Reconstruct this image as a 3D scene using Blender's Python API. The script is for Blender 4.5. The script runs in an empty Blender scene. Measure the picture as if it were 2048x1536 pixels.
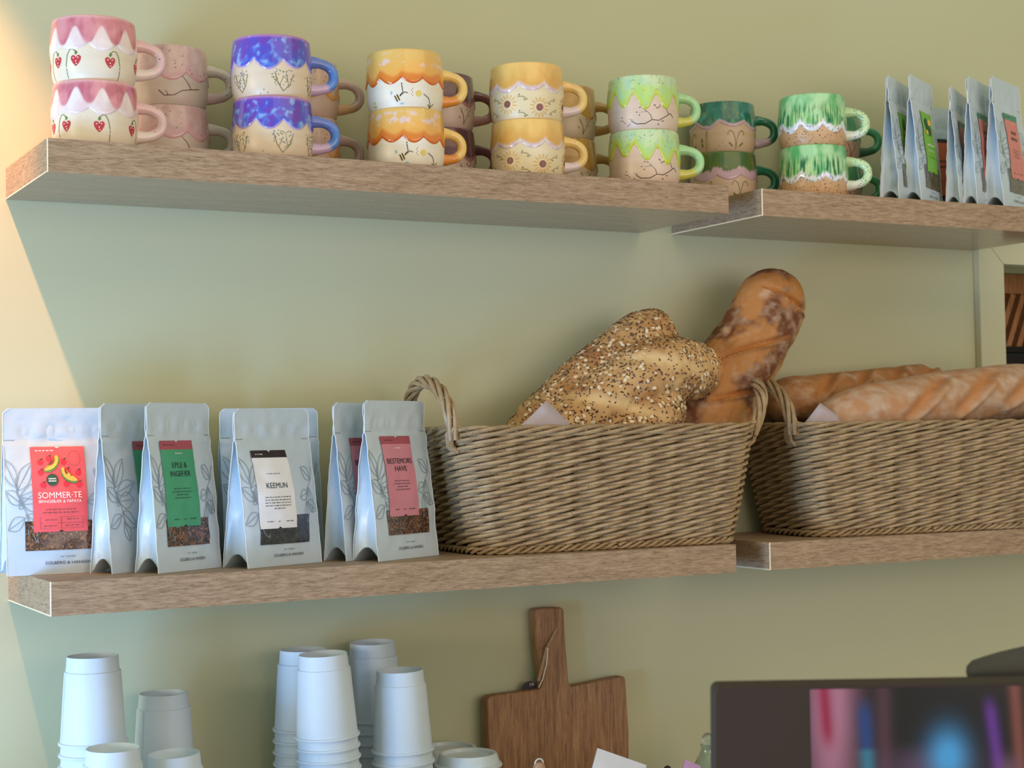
import bpy, math, random
from math import sin, cos, pi, sqrt, exp, atan2, radians, asin
from mathutils import Vector, Matrix, noise
from mathutils.bvhtree import BVHTree

random.seed(7)
S = bpy.context.scene
COL = S.collection
OZ = 1.83            # height of the underside of the upper shelves above the floor

def lin(c):
    r = []
    for v in c:
        v = v / 255.0
        r.append(v / 12.92 if v <= 0.04045 else ((v + 0.055) / 1.055) ** 2.4)
    return (r[0], r[1], r[2], 1.0)

# ------------------------------------------------------------------ camera
F_PX, YAW, PITCH, ROLL = 3297.17, 0.49276, 0.033843, -0.016687
CAMP = Vector((-0.43117, -2.17849, -0.32153 + OZ))
cam_d = bpy.data.cameras.new('camera')
cam = bpy.data.objects.new('camera', cam_d); COL.objects.link(cam)
fw = Vector((sin(YAW) * cos(PITCH), cos(YAW) * cos(PITCH), sin(PITCH)))
rt = Vector((cos(YAW), -sin(YAW), 0)); up = rt.cross(fw)
r2 = rt * cos(ROLL) + up * sin(ROLL); u2 = up * cos(ROLL) - rt * sin(ROLL)
M = Matrix((r2, u2, -fw)).transposed().to_4x4(); M.translation = CAMP
cam.matrix_world = M
cam_d.sensor_width = 36.0; cam_d.lens = F_PX / 2048 * 36.0
cam_d.clip_start = 0.05
cam_d.dof.use_dof = True; cam_d.dof.focus_distance = 2.15; cam_d.dof.aperture_fstop = 9.0
S.camera = cam

# ------------------------------------------------------------------ light
S.view_settings.view_transform = 'Standard'
S.view_settings.look = 'None'
S.view_settings.gamma = 1.0
S.view_settings.use_curve_mapping = False
S.view_settings.exposure = 0.0
W = bpy.data.worlds.new('world'); S.world = W; W.use_nodes = True
W.node_tree.nodes['Background'].inputs[0].default_value = (0.84, 0.96, 0.80, 1)
W.node_tree.nodes['Background'].inputs[1].default_value = 0.52

def light(name, kind, loc, target, energy, color, size=0.3, size_y=None, cone=None, blend=1.0):
    d = bpy.data.lights.new(name, kind); o = bpy.data.objects.new(name, d); COL.objects.link(o)
    o.location = Vector(loc) + Vector((0, 0, OZ))
    tgt = Vector(target) + Vector((0, 0, OZ))
    o.rotation_euler = (tgt - o.location).to_track_quat('-Z', 'Y').to_euler()
    d.energy = energy; d.color = color
    if kind == 'AREA':
        d.size = size
        if size_y: d.shape = 'RECTANGLE'; d.size_y = size_y
    elif kind == 'SPOT':
        d.shadow_soft_size = size; d.spot_size = radians(cone); d.spot_blend = blend
    else:
        d.shadow_soft_size = size
    return o
light('ceiling_spotlight', 'SPOT', (-0.31, -0.30, 0.85), (-0.03, 0.0, -0.06), 118, (1.0, 0.46, 0.20), 0.012, cone=26, blend=0.9)
light('window_daylight', 'AREA', (-1.35, -0.95, -1.0), (0.35, -0.1, -0.5), 44, (0.27, 0.53, 1.0), 0.7, 0.7)
light('added_side_light', 'AREA', (-5.0, -1.5, -0.10), (1.0, -0.1, -0.1), 75, (1.0, 0.88, 0.68), 0.8, 0.8)  # area light added far left to brighten the casing edge and mid wall
light('ceiling_panel', 'AREA', (0.9, -2.2, 1.3), (0.9, 0, 0.0), 9, (1.0, 0.66, 0.36), 2.6, 1.0)
light('front_window', 'AREA', (1.2, -4.2, -0.1), (0.9, 0, -0.3), 38, (1.0, 0.74, 0.72), 3.0, 1.6)
light('ceiling_downlight', 'POINT', (0.35, -1.5, 1.15), (0, 0, 0), 2.5, (1.0, 0.75, 0.5), 0.03)
light('ceiling_downlight', 'POINT', (1.35, -1.4, 1.15), (0, 0, 0), 2.5, (1.0, 0.75, 0.5), 0.03)

# ------------------------------------------------------------------ helpers
def new_mat(name):
    m = bpy.data.materials.new(name); m.use_nodes = True
    return m, m.node_tree.nodes, m.node_tree.links, m.node_tree.nodes['Principled BSDF']

def mat(name, rgb, rough=0.5, vary=0.06, scale=60.0, bump=0.0, bscale=200.0, metal=0.0, spec=0.5,
        trans=0.0, coat=0.0, sss=0.0, alpha=1.0):
    m, N, L, P = new_mat(name)
    c = lin(rgb)
    tc = N.new('ShaderNodeTexCoord')
    nz = N.new('ShaderNodeTexNoise'); nz.inputs['Scale'].default_value = scale; nz.inputs['Detail'].default_value = 4
    L.new(tc.outputs['Object'], nz.inputs['Vector'])
    mx = N.new('ShaderNodeMix'); mx.data_type = 'RGBA'
    mx.inputs['A'].default_value = tuple(v * (1 - vary) for v in c[:3]) + (1,)
    mx.inputs['B'].default_value = tuple(min(1, v * (1 + vary)) for v in c[:3]) + (1,)
    L.new(nz.outputs['Fac'], mx.inputs['Factor']); L.new(mx.outputs['Result'], P.inputs['Base Color'])
    P.inputs['Roughness'].default_value = rough; P.inputs['Metallic'].default_value = metal
    P.inputs['Specular IOR Level'].default_value = spec
    P.inputs['Transmission Weight'].default_value = trans
    P.inputs['Coat Weight'].default_value = coat; P.inputs['Coat Roughness'].default_value = 0.08
    P.inputs['Subsurface Weight'].default_value = sss; P.inputs['Subsurface Scale'].default_value = 0.01
    P.inputs['Alpha'].default_value = alpha
    if bump:
        nb = N.new('ShaderNodeTexNoise'); nb.inputs['Scale'].default_value = bscale
        L.new(tc.outputs['Object'], nb.inputs['Vector'])
        b = N.new('ShaderNodeBump'); b.inputs['Strength'].default_value = bump; b.inputs['Distance'].default_value = 0.002
        L.new(nb.outputs['Fac'], b.inputs['Height']); L.new(b.outputs['Normal'], P.inputs['Normal'])
    return m

def vmat(name, rough=0.3, coat=0.0, bump=0.0, bscale=300.0, bdist=0.001, spec=0.5, emit=0.0, sss=0.0):
    """colour comes from the mesh's own colour attribute (glaze, crust, print)"""
    m, N, L, P = new_mat(name)
    a = N.new('ShaderNodeAttribute'); a.attribute_name = 'Col'
    L.new(a.outputs['Color'], P.inputs['Base Color'])
    P.inputs['Roughness'].default_value = rough; P.inputs['Coat Weight'].default_value = coat
    P.inputs['Coat Roughness'].default_value = 0.06
    P.inputs['Specular IOR Level'].default_value = spec
    P.inputs['Subsurface Weight'].default_value = sss; P.inputs['Subsurface Scale'].default_value = 0.006
    if emit:
        L.new(a.outputs['Color'], P.inputs['Emission Color']); P.inputs['Emission Strength'].default_value = emit
    if bump:
        tc = N.new('ShaderNodeTexCoord')
        nb = N.new('ShaderNodeTexNoise'); nb.inputs['Scale'].default_value = bscale; nb.inputs['Detail'].default_value = 6
        L.new(tc.outputs['Object'], nb.inputs['Vector'])
        b = N.new('ShaderNodeBump'); b.inputs['Strength'].default_value = bump; b.inputs['Distance'].default_value = bdist
        L.new(nb.outputs['Fac'], b.inputs['Height']); L.new(b.outputs['Normal'], P.inputs['Normal'])
    return m

class MB:
    """collects geometry for ONE mesh object"""
    def __init__(s): s.v = []; s.f = []; s.m = []; s.c = []; s.mats = []
    def mi(s, m):
        if m not in s.mats: s.mats.append(m)
        return s.mats.index(m)
    def add(s, vs, fs, m, cols=None, col=None):
        o = len(s.v); k = s.mi(m)
        s.v += [tuple(p) for p in vs]
        s.f += [tuple(i + o for i in f) for f in fs]; s.m += [k] * len(fs)
        s.c += cols if cols else [col or (0.8, 0.8, 0.8, 1)] * len(vs)
    def grid(s, fn, nu, nv, m, wrap=False, colfn=None, flip=False):
        vs = []; cs = []
        for j in range(nv + 1):
            for i in range(nu if wrap else nu + 1):
                vs.append(fn(i / nu, j / nv))
                if colfn: cs.append(colfn(i / nu, j / nv))
        w = nu if wrap else nu + 1; fs = []
        for j in range(nv):
            for i in range(nu):
                a = j * w + i; b = j * w + (i + 1) % w; c2 = (j + 1) * w + (i + 1) % w; d = (j + 1) * w + i
                fs.append((a, d, c2, b) if flip else (a, b, c2, d))
        s.add(vs, fs, m, cs if colfn else None)
    def box(s, c, d, m, rot=None):
        vs = []
        for x in (-1, 1):
            for y in (-1, 1):
                for z in (-1, 1):
                    p = Vector((x * d[0] / 2, y * d[1] / 2, z * d[2] / 2))
                    if rot: p = rot @ p
                    vs.append(p + Vector(c))
        s.add(vs, [(0, 1, 3, 2), (4, 6, 7, 5), (0, 4, 5, 1), (2, 3, 7, 6), (0, 2, 6, 4), (1, 5, 7, 3)], m)
    def tube(s, pts, rad, m, n=8, cap=True, closed=False, colfn=None, flat=1.0):
        pts = [Vector(p) for p in pts]; N = len(pts)
        rr = rad if hasattr(rad, '__len__') else [rad] * N
        vs = []; cs = []; T0 = None; nrm = None
        for i, p in enumerate(pts):
            if closed: t = pts[(i + 1) % N] - pts[i - 1]
            else: t = pts[min(i + 1, N - 1)] - pts[max(i - 1, 0)]
            t = t.normalized()
            if nrm is None:
                a = Vector((0, 0, 1)) if abs(t.z) < 0.9 else Vector((1, 0, 0))
                nrm = (a - t * a.dot(t)).normalized()
            else:
                nrm = (nrm - t * nrm.dot(t)).normalized()
            b = t.cross(nrm)
            for k in range(n):
                q = 2 * pi * k / n
                vs.append(p + (nrm * cos(q) * flat + b * sin(q)) * rr[i])
                if colfn: cs.append(colfn(i / max(1, N - 1), p))
        fs = []
        for i in range(N if closed else N - 1):
            for k in range(n):
                a = i * n + k; b2 = i * n + (k + 1) % n
                c = ((i + 1) % N) * n + (k + 1) % n; d = ((i + 1) % N) * n + k
                fs.append((a, b2, c, d))
        if cap and not closed:
            fs.append(tuple(range(n - 1, -1, -1))); fs.append(tuple((N - 1) * n + k for k in range(n)))
        s.add(vs, fs, m, cs if colfn else None)
    def lathe(s, prof, n, m, colfn=None):
        vs = []; cs = []
        for j, (r, z) in enumerate(prof):
            for i in range(n):
                q = 2 * pi * i / n
                vs.append((r * cos(q), r * sin(q), z))
                if colfn: cs.append(colfn(q, z))
        fs = [(j * n + i, j * n + (i + 1) % n, (j + 1) * n + (i + 1) % n, (j + 1) * n + i)
              for j in range(len(prof) - 1) for i in range(n)]
        s.add(vs, fs, m, cs if colfn else None)
    def build(s, name, parent=None, loc=None, smooth=True, rz=0.0):
        me = bpy.data.meshes.new(name); me.from_pydata(s.v, [], s.f)
        for m in s.mats: me.materials.append(m)
        me.polygons.foreach_set('material_index', s.m)
        me.polygons.foreach_set('use_smooth', [smooth] * len(s.f))
        a = me.color_attributes.new('Col', 'FLOAT_COLOR', 'POINT')
        flat = [x for c in s.c for x in c]
        a.data.foreach_set('color', flat)
        me.update()
        if smooth: me.set_sharp_from_angle(angle=radians(40))
        o = bpy.data.objects.new(name, me); COL.objects.link(o)
        if parent: o.parent = parent
        if loc is not None: o.location = Vector(loc)
        o.rotation_euler.z = rz
        return o

def tag(o, label, cat, group=None, kind=None):
    if label: o['label'] = label
    if cat: o['category'] = cat
    if group: o['group'] = group
    if kind: o['kind'] = kind
    return o
def empty(name, loc, label, cat, group=None, rz=0.0):
    o = bpy.data.objects.new(name, None); COL.objects.link(o)
    o.location = loc; o.rotation_euler = (0, 0, rz); o.empty_display_size = 0.02
    return tag(o, label, cat, group)
def copy_tree(o, parent=None):
    c = o.copy(); COL.objects.link(c); c.parent = parent
    for ch in list(o.children): copy_tree(ch, c)
    return c
def bevel(o, w, seg=2, mi=-1):
    b = o.modifiers.new('bevel', 'BEVEL'); b.width = w; b.segments = seg; b.limit_method = 'ANGLE'
    if mi >= 0: b.material = mi
    return b
def mixc(a, b, t):
    t = max(0.0, min(1.0, t)); return tuple(a[i] * (1 - t) + b[i] * t for i in range(3)) + (1.0,)
def sm(a, b, x):
    t = max(0.0, min(1.0, (x - a) / (b - a))); return t * t * (3 - 2 * t)
def nz(x, y, z, s=1.0): return noise.noise(Vector((x * s, y * s, z * s)))
def fbm(x, y, z, s=1.0, o=4): return noise.fractal(Vector((x * s, y * s, z * s)), 1.0, 2.0, o)

_tc = {}
def text_geo(txt):
    """2-D outline of lettering, height 1, centred on x"""
    if txt in _tc: return _tc[txt]
    cu = bpy.data.curves.new('t', 'FONT'); cu.body = txt; cu.align_x = 'CENTER'; cu.align_y = 'CENTER'
    cu.resolution_u = 3
    ob = bpy.data.objects.new('t', cu); COL.objects.link(ob)
    dg = bpy.context.evaluated_depsgraph_get(); dg.update()
    me = bpy.data.meshes.new_from_object(ob.evaluated_get(dg))
    vs = [(v.co.x, v.co.y) for v in me.vertices]; fs = [tuple(p.vertices) for p in me.polygons]
    xs = [v[0] for v in vs]; cx = (max(xs) + min(xs)) / 2; wd = max(xs) - min(xs)
    vs = [(x - cx, y) for x, y in vs]
    bpy.data.objects.remove(ob); bpy.data.curves.remove(cu); bpy.data.meshes.remove(me)
    _tc[txt] = (vs, fs, wd); return _tc[txt]

# ------------------------------------------------------------------ wood, paint
def wood_laminate(name, base, dark, light_, along='X', rough=0.55, scale=1.0, fine=1.0):
    m, N, L, P = new_mat(name)
    tc = N.new('ShaderNodeTexCoord'); mp = N.new('ShaderNodeMapping')
    s = {'X': (11, 105, 105), 'Y': (105, 11, 105), 'Z': (60, 60, 5)}[along]
    mp.inputs['Scale'].default_value = tuple(v * scale for v in s)
    L.new(tc.outputs['Object'], mp.inputs['Vector'])
    n1 = N.new('ShaderNodeTexNoise'); n1.inputs['Scale'].default_value = 5.5; n1.inputs['Detail'].default_value = 8
    n1.inputs['Roughness'].default_value = 0.75; n1.inputs['Distortion'].default_value = 0.6
    L.new(mp.outputs['Vector'], n1.inputs['Vector'])
    cr = N.new('ShaderNodeValToRGB'); e = cr.color_ramp.elements
    e[0].position = 0.34; e[0].color = lin(dark); e[1].position = 0.66; e[1].color = lin(light_)
    k = e.new(0.48); k.color = lin(base)
    L.new(n1.outputs['Fac'], cr.inputs['Fac'])
    n2 = N.new('ShaderNodeTexNoise'); n2.inputs['Scale'].default_value = 1.1; n2.inputs['Detail'].default_value = 3
    L.new(mp.outputs['Vector'], n2.inputs['Vector'])
    mx = N.new('ShaderNodeMix'); mx.data_type = 'RGBA'; mx.blend_type = 'MULTIPLY'; mx.inputs['Factor'].default_value = 0.35
    L.new(cr.outputs['Color'], mx.inputs['A'])
    c2 = N.new('ShaderNodeValToRGB'); c2.color_ramp.elements[0].color = (0.6, 0.56, 0.52, 1)
    c2.color_ramp.elements[0].position = 0.3; c2.color_ramp.elements[1].position = 0.7
    L.new(n2.outputs['Fac'], c2.inputs['Fac']); L.new(c2.outputs['Color'], mx.inputs['B'])
    L.new(mx.outputs['Result'], P.inputs['Base Color'])
    P.inputs['Roughness'].default_value = rough
    b = N.new('ShaderNodeBump'); b.inputs['Strength'].default_value = 0.25 * fine; b.inputs['Distance'].default_value = 0.0006
    L.new(n1.outputs['Fac'], b.inputs['Height']); L.new(b.outputs['Normal'], P.inputs['Normal'])
    return m
WL = [(166, 138, 108), (122, 95, 70), (196, 168, 138)]
m_woodX = wood_laminate('oak_laminate_front', *WL, along='X')
m_woodY = wood_laminate('oak_laminate_end', *WL, along='Y')
m_under = wood_laminate('oak_laminate_under', (168, 142, 112), (152, 126, 98), (182, 156, 128), along='X', rough=0.2, scale=0.35, fine=0.1)
m_edge = mat('cream_edge_line', (245, 228, 190), 0.5)
m_wall = mat('sage_wall_paint', (197, 198, 163), 0.75, vary=0.03, scale=3, bump=0.05, bscale=350, spec=0.3)
m_trim = mat('sage_trim_paint', (196, 192, 158), 0.4, vary=0.02)
m_floor = mat('floor_vinyl', (120, 112, 100), 0.6, vary=0.1, scale=4)
m_counter = wood_laminate('counter_laminate', (190, 170, 140), (165, 145, 115), (205, 188, 160))
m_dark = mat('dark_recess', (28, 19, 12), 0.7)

# ------------------------------------------------------------------ setting
D, T, Z2 = 0.238, 0.04, -0.51691
L1, GAP, XR = 0.971, 0.060, 1.668
ZC = -0.875                     # top of the worktop below the shelves
# back wall with the serving-window opening
ox0, ox1, oz1, oz0 = 1.729, 2.25, -0.024, -0.40
mb = MB()
def wall_quad(x0, x1, z0, z1):
    mb.box(((x0 + x1) / 2, 0.05, (z0 + z1) / 2 + OZ), (x1 - x0, 0.1, z1 - z0), m_wall)
wall_quad(-3.0, ox0, -OZ, 1.3); wall_quad(ox1, 3.6, -OZ, 1.3)
wall_quad(ox0, ox1, -OZ, oz0); wall_quad(ox0, ox1, oz1, 1.3)
tag(mb.build('wall_back', smooth=False), None, None, kind='structure')
mb = MB(); mb.box((0.3, -1.8, -0.02), (6.6, 4.0, 0.04), m_floor)
tag(mb.build('floor', smooth=False), None, None, kind='structure')
# casing round the opening: four mitred boards, 15 mm proud of the wall
mb = MB(); cw, cp = 0.059, 0.015
def miter(p):                   # p = inner quad then outer quad in x,z, extruded in y
    vs = [(x, y, z + OZ) for y in (-cp, -0.0002) for x, z in p]
    mb.add(vs, [(0, 1, 2, 3), (7, 6, 5, 4), (0, 4, 5, 1), (1, 5, 6, 2), (2, 6, 7, 3), (3, 7, 4, 0)], m_trim)
g = 0.0004
miter([(ox0 - cw, oz0 - cw), (ox0, oz0), (ox0, oz1 - g), (ox0 - cw, oz1 + cw - g)])
miter([(ox0, oz1 + g), (ox1, oz1 + g), (ox1 + cw, oz1 + cw), (ox0 - cw, oz1 + cw)])
miter([(ox1, oz0), (ox1 + cw, oz0 - cw), (ox1 + cw, oz1 + cw), (ox1, oz1)])
miter([(ox0 - cw, oz0 - cw), (ox1 + cw, oz0 - cw), (ox1, oz0), (ox0, oz0)])
tr = mb.build('trim_1', smooth=False); bevel(tr, 0.0008, 1); tag(tr, None, None, kind='structure')
# what is seen through the opening: a timber-slatted rack standing in the dark room behind
m_slat = wood_laminate('slat_timber', (196, 134, 88), (160, 104, 64), (220, 156, 106), along='Z', rough=0.5)
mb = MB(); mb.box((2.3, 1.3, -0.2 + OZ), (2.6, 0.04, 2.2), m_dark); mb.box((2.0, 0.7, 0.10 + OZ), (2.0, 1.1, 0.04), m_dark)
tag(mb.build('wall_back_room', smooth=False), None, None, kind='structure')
rack = empty('slatted_rack', (2.05, 0.30, OZ - 0.55), 'brown timber rack with slanted slats seen through the opening at right edge', 'rack')
mb = MB(); mb.box((0, 0, 0.529), (0.62, 0.03, 0.040), m_slat); mb.build('top_rail', rack, smooth=False)
mb = MB(); mb.box((0, 0, 0.395), (0.62, 0.03, 0.012), m_dark); mb.build('bottom_rail', rack, smooth=False)
for k in range(22):
    mb = MB(); x0 = -0.30 + k * 0.0285
    a = radians(23)
    mb.box((x0, 0.0, 0.4535), (0.0125, 0.018, 0.118), m_slat, Matrix.Rotation(a, 3, 'Y'))
    mb.build('slat', rack, smooth=False)
for x in (-0.305, 0.305):
    mb = MB(); mb.box((x, 0.012, 0.26), (0.02, 0.02, 0.52), m_dark); mb.build('post', rack, smooth=False)
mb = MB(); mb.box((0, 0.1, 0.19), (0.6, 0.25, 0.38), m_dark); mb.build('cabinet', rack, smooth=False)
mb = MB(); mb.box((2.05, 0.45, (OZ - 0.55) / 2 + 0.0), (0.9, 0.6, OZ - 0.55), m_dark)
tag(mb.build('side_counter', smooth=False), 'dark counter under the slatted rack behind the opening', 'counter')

# ------------------------------------------------------------------ shelves
def shelf(x0, x1, z, label, group):
    mb = MB(); w = x1 - x0; e = 0.0011
    X0, X1, Y0, Y1, Z0, Z1 = 0, w, -D, -0.0003, 0, T
    # board with a chamfered front-left vertical edge and lower end edge that read as pale lines
    P = [(X0, Y1), (X0, Y0 + e), (X0 + e, Y0), (X1, Y0), (X1, Y1)]
    vs = [(x, y, Z0) for x, y in P] + [(x, y, Z1) for x, y in P]
    mb.add(vs, [(0, 4, 3, 2, 1)], m_under)
    mb.add(vs, [(5, 6, 7, 8, 9)], m_woodX)
    mb.add(vs, [(2, 3, 8, 7)], m_woodX)
    mb.add(vs, [(0, 1, 6, 5), (3, 4, 9, 8)], m_woodY)
    mb.add(vs, [(1, 2, 7, 6)], m_edge)
    mb.add(vs, [(4, 0, 5, 9)], m_woodX)
    mb.add([(-0.0003, Y0 + e, 0), (-0.0003, Y1, 0), (-0.0003, Y1, 0.0016), (-0.0003, Y0 + e, 0.0016)], [(0, 1, 2, 3)], m_edge)
    o = mb.build('wall_shelf', loc=(x0, 0, z + OZ), smooth=False)
    return tag(o, label, 'shelf', group)
shelf(0, L1, 0, 'upper left floating oak-look shelf, carrying most of the ceramic mugs', 'floating shelves')
shelf(L1 + GAP, XR, 0, 'upper right floating oak-look shelf, with green mugs and tea pouches at the right edge', 'floating shelves')
shelf(0, L1, Z2, 'lower left floating oak-look shelf, carrying tea pouches and a bread basket', 'floating shelves')
shelf(L1 + GAP, XR + 0.25, Z2, 'lower right floating oak-look shelf under the right bread basket', 'floating shelves')
mb = MB(); mb.box((0.9, -0.33, ZC - 0.02 + OZ), (2.6, 0.659, 0.04), m_counter)
wt = mb.build('worktop', smooth=False); tag(wt, 'worktop along the wall carrying the paper cups and chopping board', 'worktop')
mb = MB(); mb.box((0.9, -0.31, (ZC - 0.04 + OZ) / 2), (2.56, 0.60, ZC - 0.04 + OZ), m_trim)
tag(mb.build('base_cabinet', smooth=False), 'base cabinet under the worktop', 'cabinet')

ZT = T + OZ          # top of the upper shelves
ZB = Z2 + T + OZ     # top of the lower shelves
ZW = ZC + OZ         # worktop

# ------------------------------------------------------------------ mugs
m_glaze = vmat('glossy_glaze', rough=0.16, coat=0.6)
m_body = vmat('satin_stoneware', rough=0.38, bump=0.05, bscale=90)
def paint(name, rgb): return mat('painted_' + name, rgb, 0.35, vary=0.1, scale=300)
pRed, pWhite, pGreen = paint('red', (196, 44, 58)), paint('white', (246, 240, 230)), paint('green', (92, 128, 62))
pBrown, pBlack, pOlive = paint('brown', (108, 74, 60)), paint('black', (38, 34, 36)), paint('olive', (108, 112, 48))
pBlue, pYellow, pLeaf = paint('blue', (150, 196, 216)), paint('yellow', (226, 204, 96)), paint('leafgreen', (110, 140, 80))
pGold, pRust, pTeal = paint('gold', (222, 184, 112)), paint('rust', (150, 88, 74)), paint('blueberry', (84, 120, 176))
MH = 0.0785
PROF = [(0.0, 0.0455), (0.06, 0.0485), (0.2, 0.0508), (0.42, 0.0516), (0.65, 0.0512), (0.85, 0.0502), (1.0, 0.0492)]
def mug_r(h):
    for (a, ra), (b, rb) in zip(PROF, PROF[1:]):
        if h <= b:
            t = (h - a) / (b - a); return ra + (rb - ra) * t
    return PROF[-1][1]
def hash1(i): return (sin(i * 127.1 + 3.3) * 43758.5453) % 1.0

def wave(th, n, base, amp, ph=0.0, var=0.1, seed=0):
    x = th * n / (2 * pi) + ph; i = math.floor(x); fr = x - i
    a = var * (hash1(i * 3.1 + seed) - 0.5); b = var * (hash1((i + 1) * 3.1 + seed) - 0.5)
    return base + amp * (0.5 - 0.5 * cos(2 * pi * fr)) ** 1.3 + a * (1 - sm(0, 1, fr)) + b * sm(0, 1, fr)
def scallop(th, n, base, amp, ph=0.0, var=0.03, seed=0, sharp=1.0):
    x = th * n / (2 * pi) + ph; i = math.floor(x); fr = x - i
    c = abs(cos(pi * (fr - 0.5)))
    v = 1 - c ** sharp
    return base + amp * v * (0.8 + 0.4 * hash1(i + seed)) + var * (hash1(i * 3.1 + seed) - 0.5) * c

# colours for a glaze as a function of angle, height and height above the glaze edge
def C(*a): return lin(a)
def speck(th, h, c, dens=0.62, col=(70, 60, 60), s=38):
    v = nz(th * 0.051 * s * 40 / 2, h * MH * s * 40 / 2, 7.7)
    return mixc(c, lin(col), sm(dens, dens + 0.08, v))
def gl_pink(th, h, e, sd):
    b = wave(th, 10, 0.57, 0.27, 0.2, 0.1, sd)
    n = fbm(th, h, sd, 3.0)
    c = mixc(C(226, 148, 156), C(198, 104, 122), 0.5 + n * 1.2)
    c = mixc(c, C(236, 186, 184), sm(0.93, 1.0, h))
    pale = mixc(C(236, 208, 206), C(246, 232, 228), 0.5 + n)
    c = mixc(pale, c, sm(b - 0.015, b + 0.03, h))
    return c
def gl_palepink(th, h, e, sd):
    n = fbm(th, h, sd, 3.5); c = mixc(C(218, 192, 186), C(206, 168, 166), 0.5 + n)
    c = mixc(C(222, 176, 178), c, sm(0, 0.22, h - e))
    return speck(th, h, c, 0.60)
def gl_purple(th, h, e, sd):
    n = fbm(th, h, sd, 2.6, 5); n2 = fbm(th + 9, h * 1.5, sd, 5.5, 4)
    c = mixc(C(86, 74, 196), C(112, 62, 180), sm(-0.1, 0.25, n + (h - 0.8)))
    c = mixc(c, C(80, 122, 222), sm(-0.05, 0.35, n2 * 0.7 + (0.75 - h)))
    c = mixc(c, C(160, 190, 238), 0.7 * sm(0.22, 0.6, n2 + 0.5 * (0.7 - h)))
    c = mixc(c, C(196, 140, 190), sm(0.93, 1.0, h))
    return mixc(C(206, 178, 214), c, sm(0.01, 0.04, h - e))
def gl_lilac(th, h, e, sd):
    n = fbm(th, h, sd, 3); c = mixc(C(188, 160, 156), C(206, 178, 150), 0.5 + n)
    c = mixc(C(214, 160, 84), c, sm(0.02, 0.2, h - e + n * 0.1)); return speck(th, h, c, 0.5)
def gl_orange(th, h, e, sd):
    n = fbm(th, h, sd, 3); e2 = e + 0.1 + 0.03 * sin(th * 9)
    c = mixc(C(240, 178, 84), C(232, 190, 104), sm(0.6, 0.95, h + n * 0.1))
    c = mixc(C(228, 132, 44), c, sm(-0.02, 0.06, h - e2 - 0.02))
    c = mixc(C(214, 100, 28), c, sm(0.01, 0.07, h - e))
    w = fbm(th * 1.2, h * 2.5 + 4, sd + 3, 3.6, 3)
    c = mixc(c, C(232, 206, 212), 0.75 * sm(0.16, 0.24, w) * sm(0.68, 0.74, h) * (1 - sm(0.9, 0.96, h)))
    return c
def gl_plum(th, h, e, sd):
    n = fbm(th, h, sd, 3); c = mixc(C(120, 74, 86), C(92, 64, 72), 0.5 + 1.3 * n)
    return mixc(C(186, 140, 142), c, sm(0, 0.1, h - e))
def gl_sun(th, h, e, sd):
    n = fbm(th, h, sd, 3); c = mixc(C(226, 172, 84), C(238, 196, 112), sm(0.6, 1.0, h + n * 0.2))
    n2 = fbm(th * 2, h * 3, sd, 4)
    ir = mixc(C(216, 190, 196), C(236, 216, 206), 0.5 + n2 * 1.5)
    return mixc(ir, c, sm(0.05, 0.11, h - e + 0.03 * n2))
def gl_ochre(th, h, e, sd):
    n = fbm(th, h, sd, 3); return mixc(C(196, 158, 84), C(178, 136, 66), 0.5 + 1.2 * n)
def gl_lime(th, h, e, sd):
    n = fbm(th, h, sd, 3.2); k = sm(0.0, 0.13, h - e + 0.04 * n)
    c = mixc(C(186, 222, 120), C(200, 222, 172), sm(0.62, 0.9, h + n * 0.25))
    c = mixc(c, C(168, 214, 180), 0.6 * sm(0.1, 0.4, fbm(th + 3, h, sd, 5)))
    c = mixc(C(202, 208, 40), c, k)
    v = nz(th * 3.2 + h * 2, h * 3.4, sd + 2.0, 2.2)
    c = mixc(c, C(112, 118, 76), 0.7 * (1 - sm(0.0, 0.03, abs(v - 0.2))) * sm(0.6, 0.7, h))
    return speck(th, h, c, 0.6 if h > 0.85 else 0.8, (96, 92, 60))
def gl_teal(th, h, e, sd):
    n = fbm(th, h, sd, 3); n2 = fbm(th, h, sd + 4, 5)
    c = mixc(C(44, 128, 110), C(28, 100, 86), 0.5 + 1.5 * n)
    c = mixc(c, C(64, 162, 158), sm(0.12, 0.4, n2) * (1 - sm(0.7, 0.9, h)))
    c = mixc(c, C(120, 150, 80), 0.5 * sm(0.2, 0.4, fbm(th * 2, h, sd + 8, 6)))
    return mixc(C(206, 172, 184), c, sm(0.06, 0.09, h - e + 0.03 * n2))
def gl_olive(th, h, e, sd):
    n = fbm(th, h, sd, 3); n2 = fbm(th * 2, h, sd + 4, 6)
    c = mixc(C(96, 118, 48), C(74, 110, 62), 0.5 + 1.5 * n)
    c = mixc(c, C(48, 150, 132), sm(0.0, 0.2, fbm(th, h, sd + 6, 2.2)) * (1 - sm(0.6, 0.85, h)))
    return mixc(C(206, 172, 184), c, sm(0.17, 0.21, h - e + 0.05 * n2))
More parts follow.
